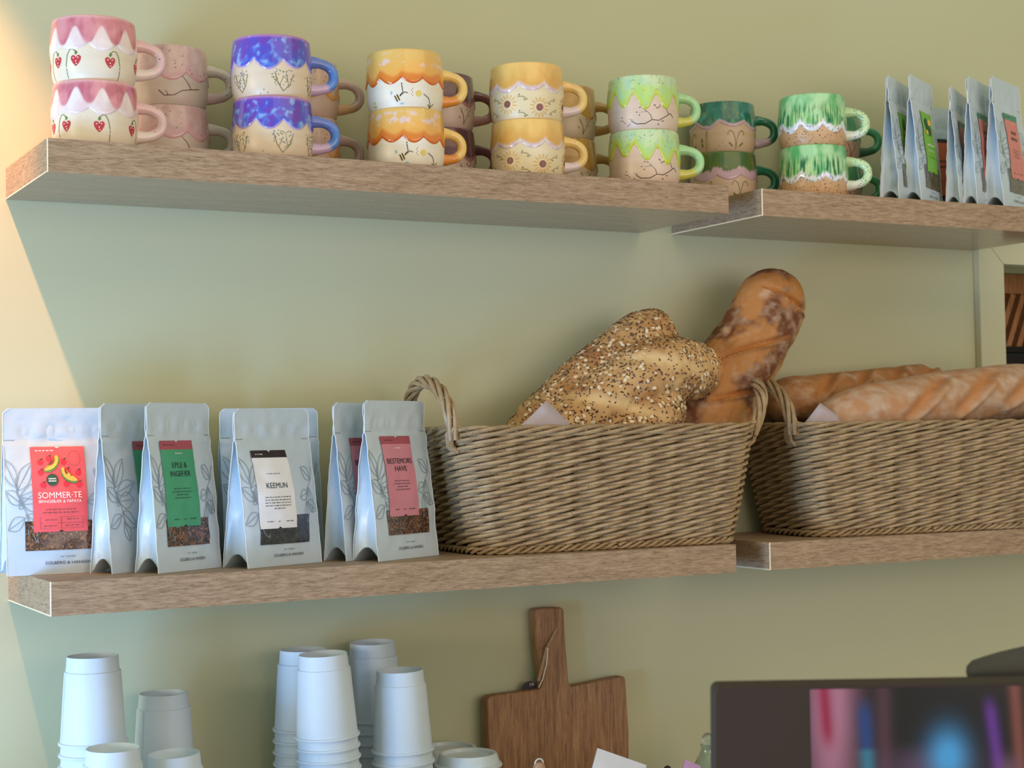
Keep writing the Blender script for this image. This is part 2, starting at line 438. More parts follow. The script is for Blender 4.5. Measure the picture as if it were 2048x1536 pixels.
def gl_mint(th, h, e, sd):
    n = fbm(th, h, sd, 2.5); c = mixc(C(92, 180, 108), C(172, 222, 164), 0.5 + 1.6 * n)
    st = nz(th * 26, h * 3.2, sd, 1.0); lv = sm(0.82, 0.62, h) if False else (1 - sm(0.62, 0.86, h))
    c = mixc(c, C(26, 110, 62), sm(0.08, 0.3, st) * lv)
    c = mixc(c, C(206, 232, 160), sm(0.1, 0.3, -st) * lv * 0.8)
    n2 = nz(th * 14, h * 16, sd, 1.0)
    lace = mixc(C(236, 238, 240), C(150, 150, 190), sm(0.28, 0.45, n2))
    lace = mixc(lace, C(50, 90, 80), sm(0.42, 0.5, nz(th * 20 + 5, h * 20, sd)))
    return mixc(lace, c, sm(0.09, 0.14, h - e + 0.05 * nz(th * 9, h * 4, sd)))
def gl_jade(th, h, e, sd):
    n = fbm(th, h, sd, 3); return mixc(C(96, 160, 110), C(70, 140, 96), 0.5 + n)

# painted motifs. a = angle right of the direction that faces the room's viewer side, h = 0..1 of height
class Brush:
    def __init__(s, mb, phc, off=0.00035): s.mb, s.ph, s.off = mb, phc, off
    def S(s, a, h, o=0.0):
        r = mug_r(h) + s.off + o; q = s.ph + a
        return (r * cos(q), r * sin(q), h * MH)
    def stroke(s, pts, w, m, taper=False):
        P = []                                     # densify
        for (a0, h0), (a1, h1) in zip(pts, pts[1:]):
            for k in range(3): P.append((a0 + (a1 - a0) * k / 3, h0 + (h1 - h0) * k / 3))
        P.append(pts[-1]); vs = []; n = len(P)
        for i, (a, h) in enumerate(P):
            a0, h0 = P[max(0, i - 1)]; a1, h1 = P[min(n - 1, i + 1)]
            dx, dy = (a1 - a0) * 0.05, (h1 - h0) * MH; l = sqrt(dx * dx + dy * dy) or 1
            ww = w / 2 * (1 - 0.75 * i / (n - 1) if taper else 1)
            ox, oy = -dy / l * ww / 0.05, dx / l * ww / MH
            vs += [s.S(a + ox, h + oy), s.S(a - ox, h - oy)]
        s.mb.add(vs, [(2 * i, 2 * i + 1, 2 * i + 3, 2 * i + 2) for i in range(n - 1)], m)
    def dot(s, a, h, r, m, ry=None, rot=0.0, o=0.0):
        ry = ry or r; vs = []
        for k in range(10):
            q = 2 * pi * k / 10; x, y = r * cos(q), ry * sin(q)
            X = x * cos(rot) - y * sin(rot); Y = x * sin(rot) + y * cos(rot)
            vs.append(s.S(a + X / 0.05, h + Y / MH, o))
        s.mb.add(vs, [tuple(range(10))], m)
    def poly(s, a, h, pts, sc, m, o=0.0):
        s.mb.add([s.S(a + x * sc / 0.05, h + y * sc / MH, o) for x, y in pts], [tuple(range(len(pts)))], m)

HEART = [(0, -1), (-0.45, -0.55), (-0.75, 0.0), (-0.8, 0.45), (-0.5, 0.75), (-0.15, 0.62), (0, 0.3),
         (0.15, 0.62), (0.5, 0.75), (0.8, 0.45), (0.75, 0.0), (0.45, -0.55)]
def flower5(b, a, h, r=0.0026):
    for k in range(6): q = k * pi / 3; b.dot(a + r * cos(q) / 0.05, h + r * sin(q) / MH, 0.00085, pWhite)
def mo_straw(b, sh):
    for a, h, side in [(-0.95 + sh, 0.3, -1), (-0.42 + sh, 0.3, -1), (0.38 + sh, 0.28, 1), (-1.5 + sh, 0.26, -1), (1.3 + sh, .28, 1)]:
        b.poly(a, h, HEART, 0.0078, pRed)
        b.mb.add([b.S(a - 0.03, h + 0.1), b.S(a + 0.0, h + 0.075), b.S(a + 0.05, h + 0.11), b.S(a + 0.0, h + 0.15)], [(0, 1, 2, 3)], pGreen)
        for x, y in [(-0.06, 0.05), (0.05, 0.06), (0, -0.03), (0.01, -0.1)]: b.dot(a + x, h + y * 0.6, 0.0008, pWhite, o=0.0002)
        s = side
        b.stroke([(a, h + 0.12), (a + s * 0.07, h + 0.17), (a + s * 0.15, h + 0.165), (a + s * 0.22, h + 0.08),
                  (a + s * 0.26, h - 0.06), (a + s * 0.25, max(0.02, h - 0.27))], 0.0009, pGreen)
    for a, h in [(-0.12, 0.43), (0.1, 0.42), (0.62, 0.2), (-0.65, 0.16)]: flower5(b, a + sh, h)
def mo_branch(b, sh, m=None, w=0.0011):
    m = m or pBrown
    b.stroke([(-0.5 + sh, 0.24), (-0.35 + sh, 0.15), (-0.1 + sh, 0.16), (0.1 + sh, 0.24), (0.35 + sh, 0.27), (0.62 + sh, 0.30)], w, m)
    b.stroke([(0.35 + sh, 0.27), (0.25 + sh, 0.38), (0.1 + sh, 0.48), (-0.25 + sh, 0.5)], w, m, True)
    b.stroke([(0.12 + sh, 0.48), (0.0 + sh, 0.55)], w, m, True)
    b.stroke([(-0.25 + sh, 0.15), (-0.32 + sh, 0.24)], w, m, True)
    b.stroke([(-0.05 + sh, 0.62), (0.15 + sh, 0.60), (0.25 + sh, 0.66)], w, m, True)
def mo_tree(b, sh):
    for a, f in [(0.30, 1.0), (-0.85, 0.85), (1.25, 0.8), (-2.2, 1)]:
        a += sh
        b.stroke([(a, 0.08), (a - 0.14, 0.2), (a - 0.22 * f, 0.38)], 0.0008, pOlive)
        b.stroke([(a, 0.08), (a + 0.16, 0.18), (a + 0.27 * f, 0.36)], 0.0008, pOlive)
        b.stroke([(a - 0.1, 0.17), (a + 0.0, 0.32)], 0.0006, pOlive); b.stroke([(a + 0.13, 0.17), (a + 0.08, 0.34)], 0.0006, pOlive)
        rnd = random.Random(int(a * 100))
        for k in range(46):
            t = rnd.random() * 2 * pi; r = sqrt(rnd.random())
            x = 0.30 * r * cos(t); y = 0.27 + 0.16 * r * sin(t) + 0.05 * abs(x) / 0.3
            if y < 0.12 + (0.3 - abs(x)) * 0.1: continue
            b.dot(a + x, y, 0.0010, rnd.choice([pLeaf, pLeaf, pOlive, pTeal]), 0.0005, rnd.random() * 3)
    for a, h in [(-0.2, 0.1), (-0.1, 0.05), (-0.3, 0.04)]: b.dot(a + sh, h, 0.0006, pBrown)
def mo_bee(b, sh):
    for k in range(2): b.stroke([(-0.27 + sh + k * 0.06, 0.2 + k * 0.02), (-0.2 + sh + k * 0.06, 0.1 + k * 0.02)], 0.0015, pBlack)
    b.dot(-0.2 + sh, 0.16, 0.0034, pYellow, 0.0022, 0.6, -0.0001)
    b.stroke([(-0.12 + sh, 0.21), (-0.05 + sh, 0.26), (-0.08 + sh, 0.38)], 0.0009, pBlack)
    b.stroke([(-0.1 + sh, 0.21), (0.0 + sh, 0.26), (0.08 + sh, 0.24)], 0.0009, pBlack)
    b.dot(-0.12 + sh, 0.2, 0.001, pBlack); b.dot(-0.08 + sh, 0.4, 0.0009, pBlack)
    b.dot(-0.36 + sh, 0.25, 0.0013, pBlue, 0.0026); b.dot(-0.08 + sh, 0.07, 0.0024, pBlue, 0.0012)
    b.dot(0.36 + sh, 0.24, 0.0042, pYellow)
    for k in range(5): b.dot(0.2 + sh - 0.03 * (k % 2), 0.2 + k * 0.03, 0.0006, pRust)
    b.stroke([(0.5 + sh, 0.24), (0.66 + sh, 0.18), (0.74 + sh, 0.08), (0.75 + sh, 0.01)], 0.0009, pBlack)
    b.stroke([(0.75 + sh, 0.03), (0.66 + sh, 0.08)], 0.0012, pOlive); b.stroke([(0.76 + sh, 0.03), (0.86 + sh, 0.1)], 0.0012, pOlive)
    for x in (0, 0.07):
        for y in (0, 0.06): b.dot(-0.98 + sh + x, 0.06 + y, 0.0011, pYellow, 0.0019)
def mo_sun(b, sh):
    for a, h in [(-0.55, 0.27), (0.36, 0.2), (1.35, 0.27), (-1.5, 0.2)]:
        a += sh
        for k in range(14):
            q = 2 * pi * k / 14 + 0.2; rr = 0.0105
            b.dot(a + rr * cos(q) / 0.05, h + rr * sin(q) / MH, 0.0037, pGold, 0.0011, q)
        b.dot(a, h, 0.0052, pRust, o=0.0001); b.dot(a, h, 0.0036, pBrown, o=0.0002); b.dot(a, h, 0.002, pRust, o=0.0003)
    for a, h, s in [(-0.1, 0.36, 1), (-0.9, 0.34, 1), (0.72, 0.3, -1), (-0.1, 0.08, 1), (0.8, 0.12, -1), (-1.05, .12, 1)]:
        a += sh
        b.stroke([(a - 0.14 * s, h + 0.03), (a, h + 0.03), (a + 0.13 * s, h - 0.03)], 0.0007, pOlive)
        b.dot(a - 0.1 * s, h + 0.06, 0.0015, pOlive, 0.0007, 0.6); b.dot(a + 0.05 * s, h - 0.03, 0.0015, pOlive, 0.0007, -0.6)
def mo_blossom(b, sh):
    m = pBlack
    b.stroke([(-0.35 + sh, 0.16), (-0.2 + sh, 0.1), (0.05 + sh, 0.1), (0.25 + sh, 0.17), (0.45 + sh, 0.16), (0.7 + sh, 0.25), (0.85 + sh, 0.31), (0.98 + sh, 0.24)], 0.0010, m)
    b.stroke([(0.78 + sh, 0.28), (0.7 + sh, 0.38), (0.55 + sh, 0.42)], 0.0009, m, True)
    b.stroke([(0.25 + sh, 0.17), (0.2 + sh, 0.26), (0.1 + sh, 0.32), (-0.12 + sh, 0.3)], 0.0008, m, True)
    b.stroke([(0.1 + sh, 0.32), (0.02 + sh, 0.36)], 0.0008, m, True)
    b.stroke([(-0.3 + sh, 0.17), (-0.42 + sh, 0.2)], 0.0008, m, True)
    rnd = random.Random(4)
    for cx, cy in [(0.42, 0.42), (0.5, 0.4), (-0.05, 0.36), (-0.15, 0.28), (-0.55, 0.16), (-0.6, 0.2), (-0.45, 0.1), (0.5, 0.1), (0.6, 0.14), (0.35, 0.45)]:
        for k in range(2): b.dot(cx + sh + rnd.uniform(-.07, .07), cy + rnd.uniform(-.04, .04), 0.0010, rnd.choice([pOlive, pBrown]), 0.0008)
def mo_lily(b, sh):
    for a in (0.42, -1.2, 1.6):
        a += sh
        for s in (-1, 1):
            b.stroke([(a, 0.06), (a + s * 0.03, 0.25), (a + s * 0.1, 0.38), (a + s * 0.2, 0.42), (a + s * 0.26, 0.36)], 0.0010, pOlive)
            b.dot(a + s * 0.26, 0.34, 0.0007, pOlive, 0.0012)
            b.dot(a + s * 0.17, 0.14, 0.0050, pOlive, 0.0014, s * 0.75)
    a = -0.55 + sh
    b.stroke([(a, 0.04), (a + 0.02, 0.25), (a + 0.05, 0.42)], 0.0008, pOlive)
    b.dot(a - 0.12, 0.2, 0.0019, pOlive, 0.0075)
    for k in range(7): b.dot(a + 0.08, 0.1 + k * 0.05, 0.0012, pOlive, 0.0006)
    for x, y in [(-0.12, 0.12), (0.0, 0.18), (0.1, 0.1), (-0.2, 0.06)]: b.dot(x + sh, y, 0.0006, pBrown)
def mo_none(b, sh): pass
def mo_sprig(b, sh):
    a = 0.5 + sh
    b.stroke([(a, 0.08), (a - 0.05, 0.25), (a - 0.15, 0.36)], 0.0008, pBlack); b.stroke([(a, 0.1), (a + 0.15, 0.3), (a + 0.25, 0.36)], 0.0008, pBlack)
    for x, y in [(-0.1, 0.3), (0.2, 0.25), (0.1, 0.36), (0.27, 0.4), (-0.18, 0.2)]: b.dot(a + x, y, 0.0016, pOlive, 0.0009, x * 9)

CREAM, BEIGE, PINKB, TAN, WHITEB = C(236, 222, 198), C(226, 206, 178), C(222, 198, 176), C(206, 166, 122), C(238, 230, 210)
# name: glaze, edge(th,seed), body colour, motif, handle colours(top, mid, low), speckled body
DES = {
 'pink': (gl_pink, lambda t, s: scallop(t, 9, 0.44, 0.11, 0.2, 0.05, s, 0.8), CREAM, mo_straw, [C(236, 190, 190), C(238, 204, 200), C(240, 222, 214)]),
 'palepink': (gl_palepink, lambda t, s: scallop(t, 8, 0.42, 0.12, 0.4, 0.05, s, 0.9), C(206, 192, 176), mo_branch, [C(226, 216, 204), C(224, 212, 200), C(222, 190, 186)]),
 'purple': (gl_purple, lambda t, s: scallop(t, 9, 0.44, 0.15, 0.6, 0.07, s, 0.8), BEIGE, mo_tree, [C(110, 130, 214), C(84, 138, 220), C(206, 176, 208)]),
 'lilac': (gl_lilac, lambda t, s: scallop(t, 9, 0.3, 0.12, 0.1, 0.05, s), C(196, 172, 150), mo_none, [C(204, 180, 170), C(206, 182, 172), C(212, 176, 130)]),
 'orange': (gl_orange, lambda t, s: scallop(t, 11, 0.40, 0.10, 0.15, 0.03, s, 0.9), WHITEB, mo_bee, [C(246, 208, 116), C(246, 212, 124), C(232, 150, 62)]),
 'plum': (gl_plum, lambda t, s: scallop(t, 8, 0.4, 0.16, 0.3, 0.05, s), C(206, 184, 168), mo_sprig, [C(112, 70, 74), C(150, 100, 100), C(198, 150, 148)]),
 'sun': (gl_sun, lambda t, s: scallop(t, 9, 0.47, 0.12, 0.3, 0.05, s, 0.8), C(232, 214, 172), mo_sun, [C(240, 200, 116), C(240, 204, 124), C(226, 208, 208)]),
 'ochre': (gl_ochre, lambda t, s: scallop(t, 8, 0.38, 0.12, 0.3, 0.05, s), C(190, 174, 142), mo_sprig, [C(196, 158, 92), C(198, 162, 96), C(192, 152, 84)]),
 'lime': (gl_lime, lambda t, s: wave(t, 10, 0.42, 0.26, 0.9, 0.16, s), PINKB, mo_blossom, [C(170, 222, 160), C(176, 226, 162), C(210, 208, 92)]),
 'teal': (gl_teal, lambda t, s: scallop(t, 8, 0.46, 0.12, 0.1, 0.05, s, 0.9), C(204, 176, 144), mo_lily, [C(38, 124, 92), C(36, 116, 84), C(212, 180, 188)]),
 'olive': (gl_olive, lambda t, s: scallop(t, 8, 0.42, 0.1, 0.3, 0.05, s, 0.9), C(204, 176, 144), mo_lily, [C(40, 128, 92), C(40, 120, 84), C(60, 150, 104)]),
 'mint': (gl_mint, lambda t, s: scallop(t, 9, 0.26, 0.13, 0.5, 0.06, s, 0.8), TAN, mo_none, [C(190, 224, 170), C(200, 228, 176), C(226, 232, 220)]),
 'jade': (gl_jade, lambda t, s: scallop(t, 8, 0.4, 0.12, 0.3, 0.05, s), C(190, 150, 130), mo_sprig, [C(88, 176, 126), C(84, 170, 120), C(60, 110, 74)]),
}
def mug(design, x, y, level, label, group, seed, hrot=0.0, sh=0.0, hspeck=None):
    glz, edge, bodyc, motif, hc = DES[design]
    z = ZT + level * (MH - 0.0005)
    phc = atan2(CAMP.y - y, CAMP.x - x)
    root = empty('mug', (x, y, z), label, 'mug', group)
    mb = MB(); n = 96
    prof = [(0.0, 0.0035), (0.036, 0.0035), (0.039, 0.0), (0.0445, 0.0), (0.0462, 0.0012)]
    hs = [0.03, 0.08, 0.14, 0.2, 0.28, 0.36, 0.44, 0.52, 0.6, 0.7, 0.8, 0.9, 0.97]
    prof += [(mug_r(h), h * MH) for h in hs] + [(0.0487, MH - 0.0003), (0.0472, MH), (0.0456, MH - 0.0008),
            (0.0455, MH * 0.6), (0.0450, 0.012), (0.042, 0.0075), (0.0, 0.007)]
    rim = glz(0, 0.99, 0.4, seed)
    def bc(q, zz):
        c = bodyc
        k = 0.05 * sin(zz * 2600)
        c = mixc(c, (1, 1, 1), k) if k > 0 else mixc(c, (0.3, 0.25, 0.2), -k)
        return c
    mb.lathe(prof, n, m_body, bc)
    br = Brush(mb, phc); motif(br, sh)
    if design == 'mint':
        rnd = random.Random(seed)
        for k in range(150): br.dot(rnd.uniform(-1.7, 1.7), rnd.uniform(0.02, 0.36), rnd.uniform(0.0004, 0.0009), pBrown)
    mb.build('body', root)
    # glaze: a thick poured coat with its own dripping lower edge, wrapping over the rim
    gm = MB(); NT, NZ = 216, 30
    def gf(u, v):
        th = 2 * pi * u; e = edge(th - phc, seed)
        if v <= 0.86:
            t = v / 0.86; h = e + (0.985 - e) * t
            off = 0.0013 * min(1.0, sqrt(max(0.0, t) / 0.06)) if t > 0 else -0.0002
            r = mug_r(h) + off * (1.0 - 0.55 * sm(0.1, 0.9, t)); zz = h * MH
        else:
            t = (v - 0.86) / 0.14; q = pi * t
            r = 0.0472 + 0.0026 * cos(q); zz = MH * 0.985 + 0.0016 * sin(q) - 0.004 * sm(0.6, 1, t)
        return (r * cos(th), r * sin(th), zz)
    def gc(u, v):
        th = 2 * pi * u - phc; e = edge(th, seed); h = e + (0.985 - e) * min(1, v / 0.86)
        th = (th + pi) % (2 * pi) - pi
        return glz(th, h, e, seed)
    gm.grid(gf, NT, NZ, m_glaze, wrap=True, colfn=gc)
    gm.build('glaze', root)
    # handle
    hm = MB(); pts = []; n2 = 26
    for i in range(n2 + 1):
        t = i / n2; q = pi / 2 - pi * t
        px = 0.0475 + 0.0345 * (max(0, cos(q)) ** 0.72); pz = 0.0382 + 0.0182 * (1 if sin(q) > 0 else -1) * abs(sin(q)) ** 0.85
        pts.append((px, 0, pz))
    rad = [0.0066 + 0.0022 * (max(0, 1 - i / 3) + max(0, 1 - (n2 - i) / 3)) for i in range(n2 + 1)]
    def hcol(t, p):
        c = mixc(hc[0], hc[1], t * 2) if t < 0.5 else mixc(hc[1], hc[2], sm(0.72, 0.8, t))
        return c
    hm.tube(pts, rad, m_glaze, n=16, colfn=hcol)
    if hspeck:
        rnd = random.Random(seed + 50)
        for k in range(hspeck):
            i = rnd.randrange(3, n2 - 2); a = rnd.uniform(pi * 0.9, pi * 2.1)
            p = Vector(pts[i]); t = (Vector(pts[i + 1]) - Vector(pts[i - 1])).normalized(); side = Vector((0, 1, 0)); nn = t.cross(side)
            d = (side * sin(a) + nn * cos(a)); c0 = p + d * (rad[i] + 0.0002)
            r = rnd.uniform(0.0004, 0.0011); t2 = d.cross(t)
            hm.add([c0 + (t * cos(q) + t2 * sin(q) * 0.7) * r for q in [2 * pi * j / 7 for j in range(7)]], [tuple(range(7))],
                   rnd.choice([pBrown, pBlack]) if design != 'mint' else rnd.choice([pGreenD, pGreenD, pBrown]))
    ho = hm.build('handle', root, rz=hrot)
    return root
pGreenD = paint('darkgreen', (30, 100, 62))
FY, BY = -0.170, -0.064
def stack(design, x, y, what, side, hr=(0, 0), sh=(0, 0), sp=None, low=None):
    mug(design, x, y, 1, what % 'upper' , 'stacked ceramic mugs', hash1(x * 10) * 50, hr[0], sh[0], sp)
    mug(low or design, x + 0.0006, y, 0, what % 'lower', 'stacked ceramic mugs', hash1(x * 17 + 2) * 50, hr[1], sh[1], sp)
stack('pink', 0.0725, FY, 'pink-glazed mug painted with red strawberries, %s of the two at far left', 0, (-0.05, -0.1), (0, -0.28), 4)
stack('palepink', 0.197, BY, 'pale pink mug with a brown branch, %s one behind the strawberry mugs', 0, (-0.15, -0.2), (0.25, 0.2), 14)
stack('purple', 0.302, FY, 'purple and blue glazed mug with little heart-shaped trees, %s of its pair', 0, (-0.15, -0.2), (0, -0.05))
stack('lilac', 0.383, BY, 'beige and lilac mug, %s one behind the purple mugs', 0, (-0.2, -0.1), (0, 0), 10)
stack('orange', 0.491, FY, 'orange dripping-glaze mug with a bee on white, %s of its pair', 0, (-0.15, -0.05), (0, 0.1))
stack('plum', 0.592, BY, 'dark plum-glazed mug, %s one behind the orange mugs', 0, (-0.2, -0.2), (0.3, 0.25))
stack('sun', 0.678, FY, 'yellow-glazed mug painted with brown-centred sunflowers, %s of its pair', 0, (-0.25, -0.2), (0, 0.05))
stack('ochre', 0.795, BY, 'ochre yellow mug, %s one behind the sunflower mugs', 0, (-0.3, -0.3), (0.2, 0.2))
stack('lime', 0.8715, FY, 'lime green drip-glazed mug with a black blossom branch, %s of its pair', 0, (-0.25, -0.4), (0, 0.1))
mug('teal', 1.088, BY, 1, 'dark teal green mug with snowdrop drawings, upper one over the gap between shelves', 'stacked ceramic mugs', 11.0, -0.45, 0.0)
mug('olive', 1.0885, BY, 0, 'olive and teal green mug with lilac band, lower one by the gap between shelves', 'stacked ceramic mugs', 17.0, -0.4, 0.1)
stack('mint', 1.181, FY, 'speckled mint green mug with lacy white edge, %s of its pair at front right', 0, (-0.55, -0.7), (0, 0), 70)
stack('jade', 1.298, BY, 'jade green mug mostly hidden behind the mint mugs, %s of its pair', 0, (-0.5, -0.5), (0.3, 0.3))

# ------------------------------------------------------------------ tea pouches
def film_mat():
    m, N, L, P = new_mat('frosted_pouch_film')
    tc = N.new('ShaderNodeTexCoord')
    nn = N.new('ShaderNodeTexNoise'); nn.inputs['Scale'].default_value = 26; nn.inputs['Detail'].default_value = 3
    L.new(tc.outputs['Object'], nn.inputs['Vector'])
    mx = N.new('ShaderNodeMix'); mx.data_type = 'RGBA'
    mx.inputs['A'].default_value = lin((183, 201, 214)); mx.inputs['B'].default_value = lin((203, 217, 226))
    L.new(nn.outputs['Fac'], mx.inputs['Factor']); L.new(mx.outputs['Result'], P.inputs['Base Color'])
    P.inputs['Roughness'].default_value = 0.33; P.inputs['Coat Weight'].default_value = 0.25; P.inputs['Coat Roughness'].default_value = 0.25
    b = N.new('ShaderNodeBump'); b.inputs['Strength'].default_value = 0.5; b.inputs['Distance'].default_value = 0.004
    L.new(nn.outputs['Fac'], b.inputs['Height']); L.new(b.outputs['Normal'], P.inputs['Normal'])
    return m
m_film = film_mat()
m_seam = mat('pale_film_seam', (226, 234, 236), 0.35)
m_ink = mat('leaf_print_ink', (132, 150, 160), 0.4); m_ink2 = mat('brand_ink', (46, 50, 66), 0.4)
m_lettW = mat('white_lettering', (250, 244, 238), 0.5); m_lettD = mat('dark_lettering', (30, 44, 50), 0.5)
m_lettS = mat('small_print', (96, 74, 84), 0.5)
def leaf_fill(name, a, b, c):
    m, N, L, P = new_mat(name)
    tc = N.new('ShaderNodeTexCoord'); vo = N.new('ShaderNodeTexVoronoi'); vo.inputs['Scale'].default_value = 170
    nn = N.new('ShaderNodeTexNoise'); nn.inputs['Scale'].default_value = 70
    L.new(tc.outputs['Object'], nn.inputs['Vector']); 
    mxv = N.new('ShaderNodeMix'); mxv.data_type = 'RGBA'; mxv.inputs['Factor'].default_value = 0.08
    L.new(tc.outputs['Object'], mxv.inputs['A']); L.new(nn.outputs['Color'], mxv.inputs['B'])
    L.new(mxv.outputs['Result'], vo.inputs['Vector'])
    cr = N.new('ShaderNodeValToRGB'); e = cr.color_ramp.elements
    e[0].color = lin(a); e[1].color = lin(c); e[0].position = 0.15; e[1].position = 0.95; k = e.new(0.6); k.color = lin(b)
    L.new(vo.outputs['Color'], cr.inputs['Fac']); L.new(cr.outputs['Color'], P.inputs['Base Color'])
    P.inputs['Roughness'].default_value = 0.22; P.inputs['Coat Weight'].default_value = 0.3
    return m
m_tea = leaf_fill('herbal_tea_in_window', (36, 26, 30), (92, 64, 48), (168, 120, 84))
m_tea2 = leaf_fill('black_tea_in_window', (34, 34, 38), (50, 50, 54), (86, 74, 66))
m_tea3 = leaf_fill('green_tea_in_window', (64, 56, 44), (96, 86, 66), (140, 124, 96))

def leaf_strokes():
    """one spray of line-drawn tea leaves, in units of bag width (x) and height (y)"""
    out = []
    def leaf(x, y, ang, L_, W_):
        ca, sa = cos(ang), sin(ang)
        for s in (-1, 1):
            out.append([(x + ca * t * L_ - sa * s * W_ * sin(pi * t) , y + sa * t * L_ + ca * s * W_ * sin(pi * t)) for t in [k / 8 for k in range(9)]])
        out.append([(x + ca * t * L_ * 0.9, y + sa * t * L_ * 0.9) for t in (0, 0.5, 1)])
    out.append([(-0.30, 0.30), (-0.34, 0.40), (-0.40, 0.48), (-0.41, 0.58)])
    for a in [(-0.40, 0.50, 0.9, 0.22, 0.05), (-0.38, 0.47, 0.25, 0.24, 0.045), (-0.36, 0.42, 0.05, 0.2, 0.05), (-0.33, 0.36, -0.5, 0.2, 0.045),
              (-0.36, 0.42, 2.6, 0.16, 0.04), (-0.40, 0.52, 2.1, 0.2, 0.05), (-0.34, 0.34, 3.6, 0.16, 0.04), (-0.31, 0.3, -1.0, 0.14, 0.035)]: leaf(*a)
    out.append([(0.46, 0.62), (0.42, 0.54), (0.34, 0.48), (0.30, 0.40)])
    for a in [(0.42, 0.54, 2.6, 0.16, 0.04), (0.36, 0.49, -1.3, 0.17, 0.04), (0.34, 0.46, 3.4, 0.13, 0.035), (0.31, 0.4, -1.7, 0.15, 0.035), (0.32, 0.4, -0.4, 0.16, 0.04)]: leaf(*a)
    for k in range(3): out.append([(-0.37 + 0.018 * cos(q + k), 0.405 + 0.012 * sin(q + k) + 0.02 * k) for q in [2 * pi * j / 7 for j in range(8)]])
    return out
LEAVES = leaf_strokes()

class Pouch:
    def __init__(s, w=0.128, h=0.205, g=0.055, seed=0, bulge=0.012, lean=0.0, topy=0.0):
        s.w, s.h, s.g, s.seed, s.bulge, s.lean, s.topy = w, h, g, seed, bulge, lean, topy
    def half(s, v):                                  # half thickness at height v
        a = max(0.0, 1 - v / 0.80)
        return 0.0009 + s.g / 2 * (a ** 0.75)
    def cy(s, v):                                    # centre line leans at the top
        return s.lean * v + s.topy * sm(0.72, 1.0, v)
    def F(s, u, v, o=0.0, back=False):               # u -0.5..0.5, v 0..1
        hy = s.half(v)
        b = s.bulge * (cos(pi * u) ** 0.8 if abs(u) < 0.5 else 0) * sin(pi * min(1, v / 0.78)) * (1 if v < 0.78 else 0)
        n = 0.0016 * fbm(u * 3 + s.seed, v * 5, s.seed + (5 if back else 0), 1.6, 3) * sm(0, 0.15, v) * (1 - sm(.9, 1, v))
        n += 0.0012 * sin(u * 30 + s.seed) * exp(-((v - 0.86) / 0.04) ** 2)
        n += 0.0011 * exp(-((v - 0.78) / 0.008) ** 2)      # zip ridge
        y = hy + b + n
        y = -(y + o) if not back else (y + o)
        xx = u * s.w; zz = v * s.h
        if v > 0.96:                                  # rounded top corners
            k = (v - 0.96) / 0.04; r = 0.0075
            lim = s.w / 2 - r * (1 - sqrt(max(0, 1 - k * k))); xx = max(-lim, min(lim, xx))
        if v < 0.05: y *= 1 + 0.0 * v
        return (xx, y + s.cy(v), zz + 0.0003)

